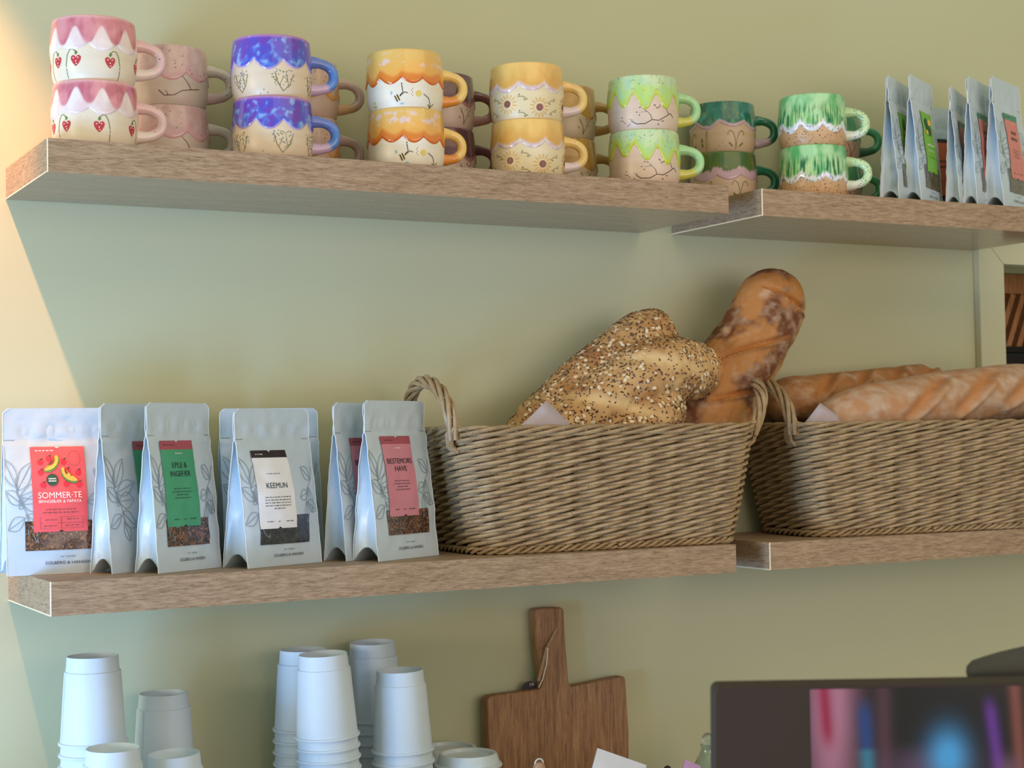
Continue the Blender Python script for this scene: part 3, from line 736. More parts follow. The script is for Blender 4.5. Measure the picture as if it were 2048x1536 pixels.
def pouch(loc, rz, label, w=0.128, h=0.205, g=0.055, seed=0, style=None, bulge=0.012, lean=0.0, topy=0.0, tilt=0.0):
    P = Pouch(w, h, g, seed, bulge, lean, topy)
    root = empty('tea_pouch', loc, label, 'tea bag', 'tea pouches', rz); root.rotation_euler = (tilt, 0, rz)
    mb = MB(); nu, nv = 22, 44
    vm = lambda t: 1 - (1 - t) ** 1.7
    mb.grid(lambda u, v: P.F(u - 0.5, vm(v)), nu, nv, m_film)
    mb.grid(lambda u, v: P.F(u - 0.5, vm(v), 0, True), nu, nv, m_film, flip=True)
    for sx in (-1, 1):                               # side gussets folded inwards, arched at the bottom
        def gf(u, v, sx=sx):
            vv = 0.0 + v * 0.8; arch = 0.085 * sin(pi * u) * (1 - v) ** 3 
            fold = (1 - abs(2 * u - 1)) * (0.004 + 0.016 * sm(0.15, 0.75, vv))
            y = (-P.half(vv) + 2 * P.half(vv) * u) * 1.0 + P.cy(vv)
            fl = 0.0030                               # sealed fin in front and behind
            return (sx * (w / 2 - fl * (1 - 0.6 * (abs(2 * u - 1) > 0.999)) - fold), y, (vv + arch) * h + 0.0003)
        mb.grid(gf, 10, 30, m_film, flip=(sx > 0))
    def bf(u, v):                                    # base panel, folded up into an arch
        x = (u - 0.5) * (w - 0.006); y = (-P.half(0) + 2 * P.half(0) * v)
        return (x, y + P.cy(0), 0.0006 + 0.085 * h * sin(pi * v))
    mb.grid(bf, 4, 10, m_film)
    for st in LEAVES:                                # printed leaves
        for back in (False, True):
            vs = []; nn = len(st)
            for i, (x, y) in enumerate(st):
                x0, y0 = st[max(0, i - 1)]; x1, y1 = st[min(nn - 1, i + 1)]
                dx, dy = (x1 - x0) * w, (y1 - y0) * h; l = sqrt(dx * dx + dy * dy) or 1; k = 0.00038
                for sg in (1, -1):
                    U = max(-0.497, min(0.497, x + sg * -dy / l * k / w)); vs.append(P.F(U, y + sg * dx / l * k / h, 0.0010, back))
            mb.add(vs, [(2 * i, 2 * i + 1, 2 * i + 3, 2 * i + 2) for i in range(nn - 1)], m_ink)
    for sx in (-1, 1):
        for q in (0.0,):                              # leaf specks on the gussets
            for k in range(5):
                vv = 0.12 + k * 0.12; c = P.half(vv)
                pts = []
                for j in range(8):
                    t = 2 * pi * j / 8; pts.append((sx * (w / 2 - 0.0075 - 0.0),  -c * 0.45 + 0.002 * cos(t + 1) , vv * h + 0.006 * sin(t)))
    for sx in (-1, 1):                                # tear marks
        for v0 in (0.805,):
            a = [P.F(sx * 0.49, v0, .0005), P.F(sx * 0.40, v0, .0005), P.F(sx * 0.40, v0 + 0.004, .0005), P.F(sx * 0.49, v0 + 0.004, .0005)]
            mb.add(a, [(0, 1, 2, 3)], m_ink)
    for back in (False, True):                       # pale welded seams down the panel edges
        for sx in (-1, 1):
            mb.tube([P.F(sx * 0.5, k / 40, 0, back) for k in range(41)], 0.0006, m_seam, n=5)
    mb.build('pouch_body', root)
    if not style: return root
    def rect(name, u0, u1, v0, v1, m, o, parent=root, n=(10, 26), notch=False, curve=0.0, cut=None):
        q = MB()
        def ff(a, b):
            u = u0 + (u1 - u0) * a; v = v0 + (v1 - v0) * b
            return P.F(u + curve * sin(pi * b) , v, o)
        if cut:
            q.grid(lambda a, b: ff(a, b * cut), n[0], n[1], m[0]); q.grid(lambda a, b: ff(a, cut + b * (1 - cut)), n[0], 4, m[1])
        else: q.grid(ff, n[0], n[1], m)
        return q, ff
    def put_text(q, ff, txt, a, b, wfrac, hfrac, m, lw, lh, sy=1.0):
        vs, fs, wd = text_geo(txt)
        sx_ = wfrac / wd; 
        out = []
        for x, y in vs: out.append(Vector(ff(a + x * sx_, b + y * hfrac * 1.4)))
        q.add([(p[0], p[1] - 0.00035, p[2]) for p in out], fs, m)
    def small_print(q, ff, n, a, b, wfrac, hfrac, m):       # lines too fine to read: words as short marks
        rp = random.Random(n * 7 + int(b * 100)); x = a - wfrac / 2
        while x < a + wfrac / 2:
            w_ = min(rp.uniform(0.03, 0.10), a + wfrac / 2 - x)
            if w_ > 0.01:
                k = max(2, int(w_ / 0.016))
                for j in range(k):
                    x0 = x + w_ * j / k; x1 = x0 + w_ / k * 0.72; h_ = hfrac * rp.uniform(0.75, 1.0)
                    q.add([Vector(ff(p, c)) - Vector((0, 0.0003, 0)) for p, c in ((x0, b - h_ / 2), (x1, b - h_ / 2), (x1, b + h_ / 2), (x0, b + h_ / 2))], [(0, 1, 2, 3)], m)
            x += w_ + 0.022
    # window with tea
    wu = style.get('win', (-0.30, 0.36, 0.13, 0.30))
    q, _ = rect('window', wu[0], wu[1], wu[2], wu[3], style['tea'], 0.0010, n=(10, 8)); q.build('window', root)
    # brand lettering printed on the film
    q = MB(); fb = lambda a, b: P.F(a - 0.5, b, 0.0010)
    put_text(q, fb, 'SOLBERG & HANSEN', 0.53, 0.068, 0.40, 0.018, m_ink2, 1, 1)
    small_print(q, fb, 3, 0.53, 0.105, 0.13, 0.008, m_ink)
    bo = q.build('brand_lettering', root, smooth=False)
    # paper label strip
    lu = style['label']
    lab, ff = rect('label', lu[0], lu[1], lu[2], lu[3], style['mats'], 0.0015, n=(10, 30), cut=style.get('cut'), curve=style.get('curve', 0)) if style.get('cut') else \
              rect('label', lu[0], lu[1], lu[2], lu[3], style['mats'][0], 0.0015, n=(10, 30), curve=style.get('curve', 0))
    lo = lab.build('label', root)
    q = MB()
    ff2 = lambda a, b: ff(a, b)
    def fcut(a, b):
        u = lu[0] + (lu[1] - lu[0]) * a; v = lu[2] + (lu[3] - lu[2]) * b
        return P.F(u, v, 0.0019)
    for (txt, a, b, wf, hf, m) in style['text']:
        if txt == '-': small_print(q, fcut, int(a * 50), a, b, wf, hf, m)
        else: put_text(q, fcut, txt, a, b, wf, hf, m, 1, 1)
    for (b, s_, m) in ((0.999, -1, m_film), (0.001, 1, m_dark)):        # punched notches
        q.add([Vector(fcut(p, c)) - Vector((0, 0.0004, 0)) for p, c in ((0.45, b), (0.55, b), (0.5, b + s_ * 0.022))], [(0, 1, 2)], m)
    q.build('lettering', lo, smooth=False)
    # punched notches, top and bottom of the label
    if style.get('art'): style['art'](lo, fcut)
    return root

m_coral = mat('coral_label_paper', (236, 92, 98), 0.55); m_grn = mat('green_label_paper', (70, 158, 116), 0.55)
m_mar = mat('maroon_label_band', (166, 80, 92), 0.55); m_rose = mat('rose_label_paper', (208, 134, 150), 0.55)
m_wht = mat('white_label_paper', (236, 236, 240), 0.5); m_blk = mat('black_label_band', (40, 26, 28), 0.4)
m_leafg = mat('leaf_green_label_paper', (120, 184, 60), 0.5); m_org = mat('orange_label_paper', (206, 100, 52), 0.5)
m_salm = mat('salmon_label_paper', (214, 132, 122), 0.5); m_grn2 = mat('jade_label_band', (74, 140, 112), 0.5)
m_pap1 = mat('papaya_flesh', (250, 196, 84), 0.5); m_pap2 = mat('papaya_skin', (96, 150, 72), 0.5); m_berry = mat('berry_red', (232, 44, 72), 0.5)
m_badge = mat('badge_green', (44, 84, 62), 0.5); m_seedp = mat('papaya_seed', (150, 40, 40), 0.5)
def art_sommer(lo, f):
    q = MB()
    def el(a, b, ra, rb, rot, m, o=0.0, n=14, cresc=0.0):
        vs = []
        for k in range(n):
            t = 2 * pi * k / n; x, y = ra * cos(t), rb * sin(t) + cresc * (cos(t) ** 2)
            X = x * cos(rot) - y * sin(rot); Y = x * sin(rot) + y * cos(rot)
            p = f(a + X, b + Y * 0.62); vs.append((p[0], p[1] - o, p[2]))
        q.add(vs, [tuple(range(n))], m)
    for a, b in [(0.17, 0.82), (0.33, 0.86), (0.6, 0.82), (0.17, 0.70), (0.66, 0.71), (0.86, 0.69), (0.2, 0.55), (0.62, 0.56), (0.86, 0.55)]:
        el(a, b, 0.055, 0.055, 0, m_berry, 0.0002); el(a + 0.02, b + 0.035, 0.03, 0.012, 0.5, m_badge, 0.0004)
    for a, b, r in [(0.40, 0.78, 0.85), (0.66, 0.64, -0.75)]:
        el(a, b, 0.20, 0.075, r, m_pap2, 0.0005, cresc=0.04); el(a, b + 0.012, 0.19, 0.058, r, m_pap1, 0.0007, cresc=0.05)
        el(a - 0.01, b + 0.04, 0.10, 0.02, r, m_seedp, 0.0009, cresc=0.04)
    el(0.37, 0.61, 0.11, 0.115, 0, m_badge, 0.0004, 20)
    for bb in (0.622, 0.595):        # two short lines of white print on the badge
        for k in range(6):
            x = 0.30 + k * 0.024
            q.add([Vector(f(p, c)) - Vector((0, 0.0007, 0)) for p, c in ((x, bb - .008), (x + .016, bb - .008), (x + .016, bb + .008), (x, bb + .008))], [(0, 1, 2, 3)], m_lettW)
    # thin frames of the small print boxes
    for (a0, a1, b0, b1) in [(0.12, 0.5, 0.1, 0.17), (0.5, 0.9, 0.1, 0.17), (0.12, 0.5, 0.04, 0.1), (0.5, 0.9, 0.04, 0.1)]:
        for (x0, y0, x1, y1) in [(a0, b0, a1, b0 + .003), (a0, b1, a1, b1 + .003), (a0, b0, a0 + .006, b1), (a1, b0, a1 + .006, b1)]:
            q.add([f(x0, y0), f(x1, y0), f(x1, y1), f(x0, y1)], [(0, 1, 2, 3)], m_mar)
    for k in range(12):
        t = 2 * pi * k / 12; t2 = 2 * pi * (k + 1) / 12
        for R_ in (0.12,):
            A = [f(0.80 + R_ * cos(tt) * rr, 0.86 + R_ * 0.75 * sin(tt) * rr) for tt, rr in ((t, 1), (t2, 1), (t2, 0.95), (t, 0.95))]
            q.add(A, [(0, 1, 2, 3)], m_mar)
    q.build('fruit_print', lo, smooth=False)
SM = m_lettS
st_sommer = dict(tea=m_tea, mats=[m_coral], label=(-0.27, 0.21, 0.255, 0.765), win=(-0.34, 0.36, 0.145, 0.32), art=art_sommer, text=[
    ('SOMMER·TE', 0.5, 0.425, 0.80, 0.072, m_lettW), ('BRINGEBÆR & PAPAYA', 0.5, 0.355, 0.78, 0.036, m_lettW), ('-', 0.26, 0.955, 0.34, 0.016, m_lettW),
    ('-', 0.5, 0.262, 0.56, 0.012, SM), ('-', 0.5, 0.225, 0.66, 0.012, SM), ('-', 0.33, 0.14, 0.24, 0.010, SM), ('-', 0.72, 0.145, 0.22, 0.012, SM), ('-', 0.3, 0.07, 0.24, 0.010, SM), ('-', 0.7, 0.072, 0.26, 0.010, SM)])
def st_text(l1, l2, lg=m_lettD):
    t = []
    for l in (l1, l2):
        if l: t.append((l[0], 0.5, l[1], l[2], l[3], lg))
    for k, x in enumerate((0.5, 0.56, 0.34, 0.46)): t.append(('-', 0.5, 0.44 - 0.036 * k, x, 0.011, lg))
    t += [('-', 0.28, 0.085, 0.16, 0.012, lg), ('-', 0.5, 0.085, 0.09, 0.012, lg), ('-', 0.76, 0.085, 0.22, 0.014, lg), ('-', 0.25, 0.95, 0.30, 0.010, lg), ('-', 0.5, 0.85, 0.2, 0.014, m_lettW)]
    return t
st_eple = dict(tea=m_tea, mats=[m_grn, m_mar], cut=0.895, label=(-0.33, 0.18, 0.265, 0.775), win=(-0.34, 0.32, 0.15, 0.31),
               text=st_text(('EPLE &', 0.71, 0.46, 0.064), ('INGEFÆR', 0.61, 0.62, 0.064)))
st_eple2 = dict(st_eple); st_eple2['label'] = (-0.10, 0.40, 0.265, 0.775); st_eple2['win'] = (-0.14, 0.42, 0.15, 0.31)
st_best = dict(tea=m_tea, mats=[m_rose, m_mar], cut=0.90, label=(-0.28, 0.19, 0.27, 0.775), win=(-0.32, 0.36, 0.155, 0.31),
               text=st_text(('BESTEMORS', 0.685, 0.84, 0.066), ('HAVE', 0.59, 0.40, 0.066)))
st_keem = dict(tea=m_tea2, mats=[m_wht, m_blk], cut=0.905, label=(-0.34, 0.12, 0.24, 0.735), win=(-0.34, 0.32, 0.14, 0.32),
               text=[('KEEMUN', 0.52, 0.545, 0.56, 0.070, m_lettD), ('-', 0.2, 0.95, 0.2, 0.012, m_lettW), ('-', 0.5, 0.70, 0.4, 0.009, m_lettD)] +
               [('-', 0.52, 0.40 - 0.036 * k, 0.72 if k < 4 else 0.3, 0.012, m_lettD) for k in range(5)] +
               [('-', 0.27, 0.09, 0.18, 0.012, m_lettD), ('-', 0.5, 0.09, 0.08, 0.012, m_lettD), ('-', 0.78, 0.09, 0.2, 0.012, m_lettD)])
st_plain = dict(tea=m_tea2, mats=[m_wht], label=(-0.22, 0.20, 0.26, 0.70), text=[('-', 0.52, 0.545, 0.5, 0.03, m_lettD)])
def art_apple(lo, f):
    q = MB()
    for a, b, ra, rb, m in [(0.35, 0.80, 0.16, 0.10, m_badge), (0.62, 0.84, 0.14, 0.05, m_pap1), (0.55, 0.70, 0.16, 0.09, m_badge), (0.3, 0.66, 0.1, 0.04, m_pap1)]:
        vs = [f(a + ra * cos(t), b + rb * sin(t)) for t in [2 * pi * k / 14 for k in range(14)]]
        q.add([(p[0], p[1] - 0.0003, p[2]) for p in vs], [tuple(range(14))], m)
    q.build('fruit_print', lo, smooth=False)
st_green = dict(tea=m_tea3, mats=[m_leafg], label=(-0.20, 0.28, 0.26, 0.74), win=(-0.28, 0.40, 0.13, 0.31), art=art_apple, text=[('-', 0.5, 0.45, 0.6, 0.03, m_lettW), ('-', 0.5, 0.36, 0.6, 0.014, m_lettW), ('-', 0.5, 0.25, 0.6, 0.012, m_lettD)])
st_orange = dict(tea=m_tea2, mats=[m_org, m_blk], cut=0.93, label=(-0.24, 0.24, 0.20, 0.72), text=[('-', 0.5, 0.6, 0.7, 0.05, m_lettD), ('-', 0.5, 0.5, 0.7, 0.035, m_lettD)])
st_pink2 = dict(tea=m_tea3, mats=[m_salm, m_grn2], cut=0.90, label=(-0.21, 0.25, 0.24, 0.745), win=(-0.28, 0.42, 0.13, 0.31),
                text=[('-', 0.5, 0.71, 0.42, 0.05, m_lettD), ('-', 0.5, 0.615, 0.5, 0.05, m_lettD)] + st_text(None, None))

def at_corner(cx, cy, rz, w, g):        # bag origin from its front-left foot
    return (cx + cos(rz) * w / 2 - sin(rz) * g / 2, cy + sin(rz) * w / 2 + cos(rz) * g / 2)
def place(cx, cy, rz, label, z=ZB, w=0.128, g=0.055, **k):
    x, y = at_corner(cx, cy, rz, w, g)
    return pouch((x, y, z), rz, label, w=w, g=g, **k)
R_ = radians
place(-0.026, -0.124, R_(-3), 'white tea pouch with coral SOMMER-TE label showing papaya, far left of lower shelf', w=0.136, g=0.060, seed=1, style=st_sommer, h=0.204)
place(0.088, -0.174, R_(29), 'tea pouch seen side-on, squeezed behind the green EPLE & INGEFÆR pouch', w=0.122, g=0.036, seed=2, bulge=0.004, style=st_eple2, h=0.208)
place(0.136, -0.207, R_(28), 'tea pouch with green EPLE & INGEFÆR label and maroon band', w=0.108, g=0.038, seed=3, bulge=0.004, style=st_eple, h=0.208)
place(0.128, -0.078, R_(0), 'plain side of a pale tea pouch behind the green EPLE & INGEFÆR pouch', w=0.122, g=0.05, seed=4, h=0.198)
place(0.250, -0.205, R_(22), 'tea pouch with white KEEMUN label and black band', w=0.126, g=0.045, seed=5, style=st_keem, h=0.200)
place(0.262, -0.082, R_(-3), 'tea pouch standing square behind the KEEMUN pouch, dark window showing at right', w=0.136, g=0.040, seed=6, style=st_plain, h=0.203, )
place(0.396, -0.171, R_(28), 'tea pouch squeezed behind the pink BESTEMORS HAVE pouch, its label nearly hidden', w=0.122, g=0.036, seed=7, bulge=0.004, style=st_best, h=0.208)
place(0.427, -0.205, R_(27), 'tea pouch with pink BESTEMORS HAVE label, next to the wicker basket', w=0.128, g=0.042, seed=8, bulge=0.004, style=st_best, h=0.210)
# upper right shelf
place(1.314, -0.213, R_(32), 'tea pouch with green label, leftmost on the upper right shelf', z=ZT, w=0.120, g=0.030, seed=11, bulge=0.004, style=st_green, h=0.200)
place(1.356, -0.216, R_(30), 'tea pouch with bright leaf-green label, second from left on the upper right shelf', z=ZT, w=0.112, g=0.029, seed=12, bulge=0.004, style=st_green, h=0.205)
place(1.485, -0.075, R_(-8), 'tea pouch with orange label standing at the back of the upper right shelf', z=ZT, w=0.120, g=0.03, seed=13, bulge=0.004, style=st_orange, h=0.190)
place(1.450, -0.202, R_(34), 'tea pouch seen edge-on, third from the right edge on the upper right shelf', z=ZT, w=0.116, g=0.022, seed=14, bulge=0.004, style=st_pink2, h=0.196)
place(1.477, -0.212, R_(28), 'tea pouch with pink label half hidden behind the rightmost pouch', z=ZT, w=0.120, g=0.022, seed=15, bulge=0.004, style=st_pink2, h=0.213)
place(1.525, -0.222, R_(24), 'tea pouch with salmon pink label and green band, rightmost on the upper shelf', z=ZT, w=0.124, g=0.032, seed=16, bulge=0.004, style=st_pink2, h=0.216)

# ------------------------------------------------------------------ wicker baskets
def wicker_mat(name, a, b):
    m, N, L, P = new_mat(name)
    tc = N.new('ShaderNodeTexCoord')
    n1 = N.new('ShaderNodeTexNoise'); n1.inputs['Scale'].default_value = 45; n1.inputs['Detail'].default_value = 5
    L.new(tc.outputs['Object'], n1.inputs['Vector'])
    cr = N.new('ShaderNodeValToRGB'); cr.color_ramp.elements[0].color = lin(b); cr.color_ramp.elements[1].color = lin(a)
    cr.color_ramp.elements[0].position = 0.3; cr.color_ramp.elements[1].position = 0.6
    L.new(n1.outputs['Fac'], cr.inputs['Fac'])
    n2 = N.new('ShaderNodeTexNoise'); n2.inputs['Scale'].default_value = 420; L.new(tc.outputs['Object'], n2.inputs['Vector'])
    c2 = N.new('ShaderNodeValToRGB'); c2.color_ramp.elements[0].position = 0.30; c2.color_ramp.elements[1].position = 0.36
    c2.color_ramp.elements[0].color = (0.35, 0.28, 0.2, 1)
    L.new(n2.outputs['Fac'], c2.inputs['Fac'])
    mx = N.new('ShaderNodeMix'); mx.data_type = 'RGBA'; mx.blend_type = 'MULTIPLY'; mx.inputs['Factor'].default_value = 1
    L.new(cr.outputs['Color'], mx.inputs['A']); L.new(c2.outputs['Color'], mx.inputs['B'])
    L.new(mx.outputs['Result'], P.inputs['Base Color']); P.inputs['Roughness'].default_value = 0.42
    return m
m_wick = wicker_mat('plastic_rattan', (176, 150, 112), (146, 120, 86))
m_wick_shade = wicker_mat('plastic_rattan_gap_shade', (70, 54, 36), (48, 37, 25))  # darkened copy of the rattan, stands in for shade between the rods
def rrect(p, L_, W_, r):
    """point and outward normal at perimeter parameter p (metres) of a rounded rectangle; p=0 at front centre, +p to the right"""
    a, b = L_ / 2 - r, W_ / 2 - r; q = pi * r / 2; per = 4 * a + 4 * b + 4 * q; p = p % per
    segs = [(a, (0, -W_ / 2), (1, 0)), ('c', (a, -b), -pi / 2), (2 * b, (L_ / 2, -b), (0, 1)), ('c', (a, b), 0.0),
            (2 * a, (a, W_ / 2), (-1, 0)), ('c', (-a, b), pi / 2), (2 * b, (-L_ / 2, b), (0, -1)), ('c', (-a, -b), pi), (a, (-a, -W_ / 2), (1, 0))]
    for s in segs:
        ln = q if s[0] == 'c' else s[0]
        if p <= ln + 1e-9:
            if s[0] == 'c':
                t = s[2] + p / r; return (s[1][0] + r * cos(t), s[1][1] + r * sin(t)), (cos(t), sin(t))
            x = s[1][0] + s[2][0] * p; y = s[1][1] + s[2][1] * p; return (x, y), (s[2][1], -s[2][0])
        p -= ln
    return (0, -W_ / 2), (0, -1)
def per_of(L_, W_, r): return 4 * (L_ / 2 - r) + 4 * (W_ / 2 - r) + 2 * pi * r
def basket(loc, rz, label, L_=0.475, W_=0.208, H=0.168):
    root = empty('bread_basket', loc, label, 'basket', 'wicker bread baskets', rz)
    Lb, Wb = L_ - 0.062, W_ - 0.032; r = 0.045; H0 = 0.012
    def wp(u, z, off):            # u 0..1 round the perimeter
        t = z / H; k = t ** 0.85
        LL = Lb + (L_ - Lb) * k; WW = Wb + (W_ - Wb) * k
        (x, y), (nx, ny) = rrect(u * per_of(LL, WW, r), LL, WW, r)
        return (x + nx * off, y + ny * off, z)
    NS = 30; rows = 15; pitch = (H - 0.006 - H0) / rows
    mb = MB()
    for k in range(rows):
        for j in range(NS):
            pts = []; rad = []; n = 15; jit = (hash1(k * 31 + j) - 0.5) * 0.0011
            for i in range(n + 1):
                t = i / n; u = (j + t * 2.3 - 1.15 + 0.5) / NS
                z = H0 + pitch * (k + 0.42) + pitch * 1.5 * (t - 0.5) + jit
                off = -0.0085 + 0.0125 * max(0.0, sin(pi * t)) ** 0.8
                pts.append(wp(u, max(0.006, min(H - 0.003, z)), off)); rad.append(0.0029)
            mb.tube(pts, rad, m_wick, n=6, cap=False)
    mb.build('woven_wall', root)
    mb = MB()                                              # upright stakes and inner face, coloured dark as shade in the gaps
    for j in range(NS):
        mb.tube([wp((j + 0.5) / NS, z, -0.0080) for z in (0.004, H * 0.5, H - 0.004)], 0.003, m_wick_shade, n=6)
    mb.grid(lambda u, v: wp(u, 0.006 + v * (H - 0.014), -0.0125), 90, 6, m_wick_shade, wrap=True)
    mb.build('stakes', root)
    mb = MB()                                              # plaited rim, four rods rolling round each other
    for s in range(4):
        pts = []; n = 420
        for i in range(n):
            u = i / n; a = 2 * pi * (u * 9 + s / 4)
            pts.append(wp(u, H - 0.0005 + 0.0052 * sin(a), 0.0008 + 0.0050 * cos(a)))
        mb.tube(pts, 0.0029, m_wick, n=7, closed=True)
    mb.build('plaited_rim', root)
    mb = MB()                                              # plaited foot
    for s in range(3):
        pts = []; n = 400
        for i in range(n):
            u = i / n; a = 2 * pi * (u * 26 + s / 3)
            pts.append(wp(u, 0.0058 + 0.0034 * sin(a), 0.0012 + 0.0034 * cos(a)))
        mb.tube(pts, 0.0023, m_wick, n=6, closed=True)
    vs = [wp(i / 80, 0.006, -0.003) for i in range(80)]
    mb.add(vs, [tuple(range(80))], m_wick_shade)
    mb.build('base', root)
    for sx in (-1, 1):                                     # arched handles at both ends
        mb = MB()
        hh, hw = 0.070, 0.075
        for s in range(5):
            pts = []; n = 90
            for i in range(n + 1):
                t = i / n; q = pi * t; a = 2 * pi * (t * 1.4 + s / 5)
                rr = 0.0066 if s < 5 else 0
                cyy = -hw * cos(q); cz = H - 0.012 + (hh + 0.012) * (sin(q) ** 0.75)
                # frame of the arch
                ty, tz = sin(q) * hw, (hh) * cos(q) * 0.9; l = sqrt(ty * ty + tz * tz) or 1; ny, nz_ = tz / l, -ty / l
                flare = (0.012 if sx < 0 else 0.045) * sin(q) ** 0.8
                pts.append((sx * (L_ / 2 + 0.002 + flare + rr * cos(a)), cyy - ny * rr * sin(a), cz - nz_ * rr * sin(a)))
            mb.tube(pts, 0.0034, m_wick, n=7)
        for e in (-1, 1):                                  # rod ends wrapped round the rim
            for k in range(3):
                yy = e * hw + (k - 1) * 0.006
                pts = [(sx * (L_ / 2 - 0.006), yy, H + 0.004), (sx * (L_ / 2 + 0.004), yy, H + 0.008), (sx * (L_ / 2 + 0.009), yy - e * 0.004, H - 0.004),
                       (sx * (L_ / 2 + 0.006), yy - e * 0.008, H - 0.020), (sx * (L_ / 2 - 0.004), yy - e * 0.01, H - 0.028)]
                mb.tube(pts, 0.0032, m_wick, n=7)
        mb.build('handle', root)
    return root
BK1 = (0.792, -0.120); BK2 = (1.365, -0.131)
basket((BK1[0], BK1[1], ZB), R_(-2), 'open wicker basket holding the seeded loaf and tall baguette')
basket((BK2[0], BK2[1], ZB), R_(-5), 'wicker basket at right edge filled with floury white loaves')

# ------------------------------------------------------------------ bread
m_crust = vmat('baked_crust', rough=0.62, bump=0.6, bscale=260, bdist=0.0012, spec=0.35)
m_crust2 = vmat('seeded_crust', rough=0.6, bump=0.5, bscale=200, bdist=0.001, spec=0.35)
def loaf(name, A, B, R0, label, group=None, slashes=(), flour=0.4, seed=0, tone=((196, 132, 72), (150, 88, 44), (232, 206, 172)),
         flat=0.85, tip=0.5, bend=0.0, upv=(0, 0, 1), cat='bread', lumps=0.05, dark=0.5, pale_under=0.0, contrast=1.3):
    A = Vector(A); B = Vector(B); A.z += OZ; B.z += OZ
    d = (B - A).normalized(); Lh = (B - A).length
    upv = Vector(upv); w = (upv - d * upv.dot(d)).normalized(); s_ = d.cross(w)
    mid = (A + B) / 2
    mb = MB(); NU, NV = 120, 170
    def geo(u, v):
        th = 2 * pi * u; t = v
        x = t
        e = min(1.0, (x / tip) if x < tip * 0.5 else 1.0)
        # end rounding
        k0 = sqrt(max(0.0, 1 - (1 - min(1, x / (tip * 0.5))) ** 2.2)); k1 = sqrt(max(0.0, 1 - (1 - min(1, (1 - x) / (tip * 0.5))) ** 2.2))
        r = R0 * k0 * k1
        pos = d * (x * Lh) + w * (bend * sin(pi * x))
        q = r * (cos(th) * w * flat + sin(th) * s_)
        nrm = (cos(th) * w + sin(th) * s_)
        dis = lumps * R0 * fbm(x * 5 + seed, cos(th) * 1.3, sin(th) * 1.3, 1.0, 4)
        sl = 0.0
        for (sx, sth, ln, ang, wd) in slashes:
            dx = (x - sx) * Lh; dt = ((th - sth + pi) % (2 * pi) - pi) * R0
            p = dx * cos(ang) + dt * sin(ang); c = -dx * sin(ang) + dt * cos(ang)
            if abs(p) < ln / 2 * 1.2:
                win = max(0, 1 - (2 * p / ln) ** 2) ** 0.5 if abs(2 * p / ln) < 1 else 0
                sl = max(sl, win * exp(-(c / wd) ** 2))
                dis += 0.10 * R0 * win * exp(-((c - wd * 1.5) / (wd * 0.6)) ** 2) - 0.13 * R0 * win * exp(-((c) / wd) ** 2)
        return pos, q, nrm, dis * min(k0, k1), sl, th, x
    def fn(u, v):
        pos, q, nrm, dis, sl, th, x = geo(u, v); return A + pos + q + nrm * dis - mid
    c1, c2, c3 = lin(tone[0]), lin(tone[1]), lin(tone[2])
    def cf(u, v):
        pos, q, nrm, dis, sl, th, x = geo(u, v); p = pos + q
        n = fbm(p.x * 18 + seed, p.y * 18, p.z * 18, 1.0, 5); n2 = fbm(p.x * 60 + seed, p.y * 60, p.z * 60, 1.0, 4)
        c = mixc(c1, c2, dark + n * contrast + n2 * 0.5)
        c = mixc(c, c3, max(0, flour + n2 * 0.7 + n * 0.35) * (1 - 0.85 * sl))
        c = mixc(c, lin((196, 128, 66)), sl * 0.7)
        if pale_under: c = mixc(c, lin((226, 190, 130)), pale_under * sm(0.55, 1.0, sin(th)))
        return c
    mb.grid(fn, NU, NV, m_crust, wrap=True, colfn=cf)
    o = mb.build(name, loc=mid)
    return tag(o, label, cat, group)
# rustic plain baguette leaning in the left basket
loaf('baguette', (0.950, -0.118, -0.385), (1.180, -0.106, -0.071), 0.0610,
     'tall plain brown rustic baguette leaning out of the left basket', tone=((184, 126, 70), (112, 64, 38), (208, 176, 142)), flour=0.02, seed=3,
     slashes=[(0.87, 0.1, 0.125, pi / 2 - 0.15, 0.0045), (0.62, -0.2, 0.14, 0.75, 0.004), (0.42, 0.1, 0.12, 0.8, 0.004)], flat=0.80, tip=0.42, upv=(0, -1, 0), lumps=0.10, dark=0.50, pale_under=0.6, contrast=2.3, bend=-0.006)
# floury loaves in the right basket
loaf('white_loaf', (1.165, -0.064, -0.272), (1.540, -0.060, -0.246), 0.050, 'slashed golden loaf lying at the back of the right basket',
     tone=((178, 124, 74), (146, 92, 52), (214, 188, 156)), flour=0.10, seed=12, dark=0.3,
     slashes=[(0.26 + 0.19 * k, 0.75, 0.115, -0.75, 0.0085) for k in range(4)], tip=0.34, lumps=0.05)
loaf('white_loaf', (1.182, -0.163, -0.300), (1.69, -0.168, -0.245), 0.056, 'floury white loaf in front in the right basket, running off the right edge',
     tone=((186, 136, 94), (160, 108, 68), (200, 172, 146)), flour=0.46, seed=21, dark=0.2,
     slashes=[(0.36 + 0.21 * k, 1.15, 0.15, -0.62, 0.011) for k in range(4)], tip=0.55, lumps=0.05)
loaf('white_loaf', (1.24, -0.120, -0.395), (1.53, -0.120, -0.390), 0.044, 'loaf lying hidden underneath the two floury loaves in the right basket',
     flour=0.3, seed=31, tip=0.4)
loaf('white_loaf', (0.62, -0.12, -0.415), (0.90, -0.115, -0.415), 0.042, 'loaf hidden at the bottom of the left basket under the seeded loaf',
     flour=0.2, seed=41, tip=0.4)

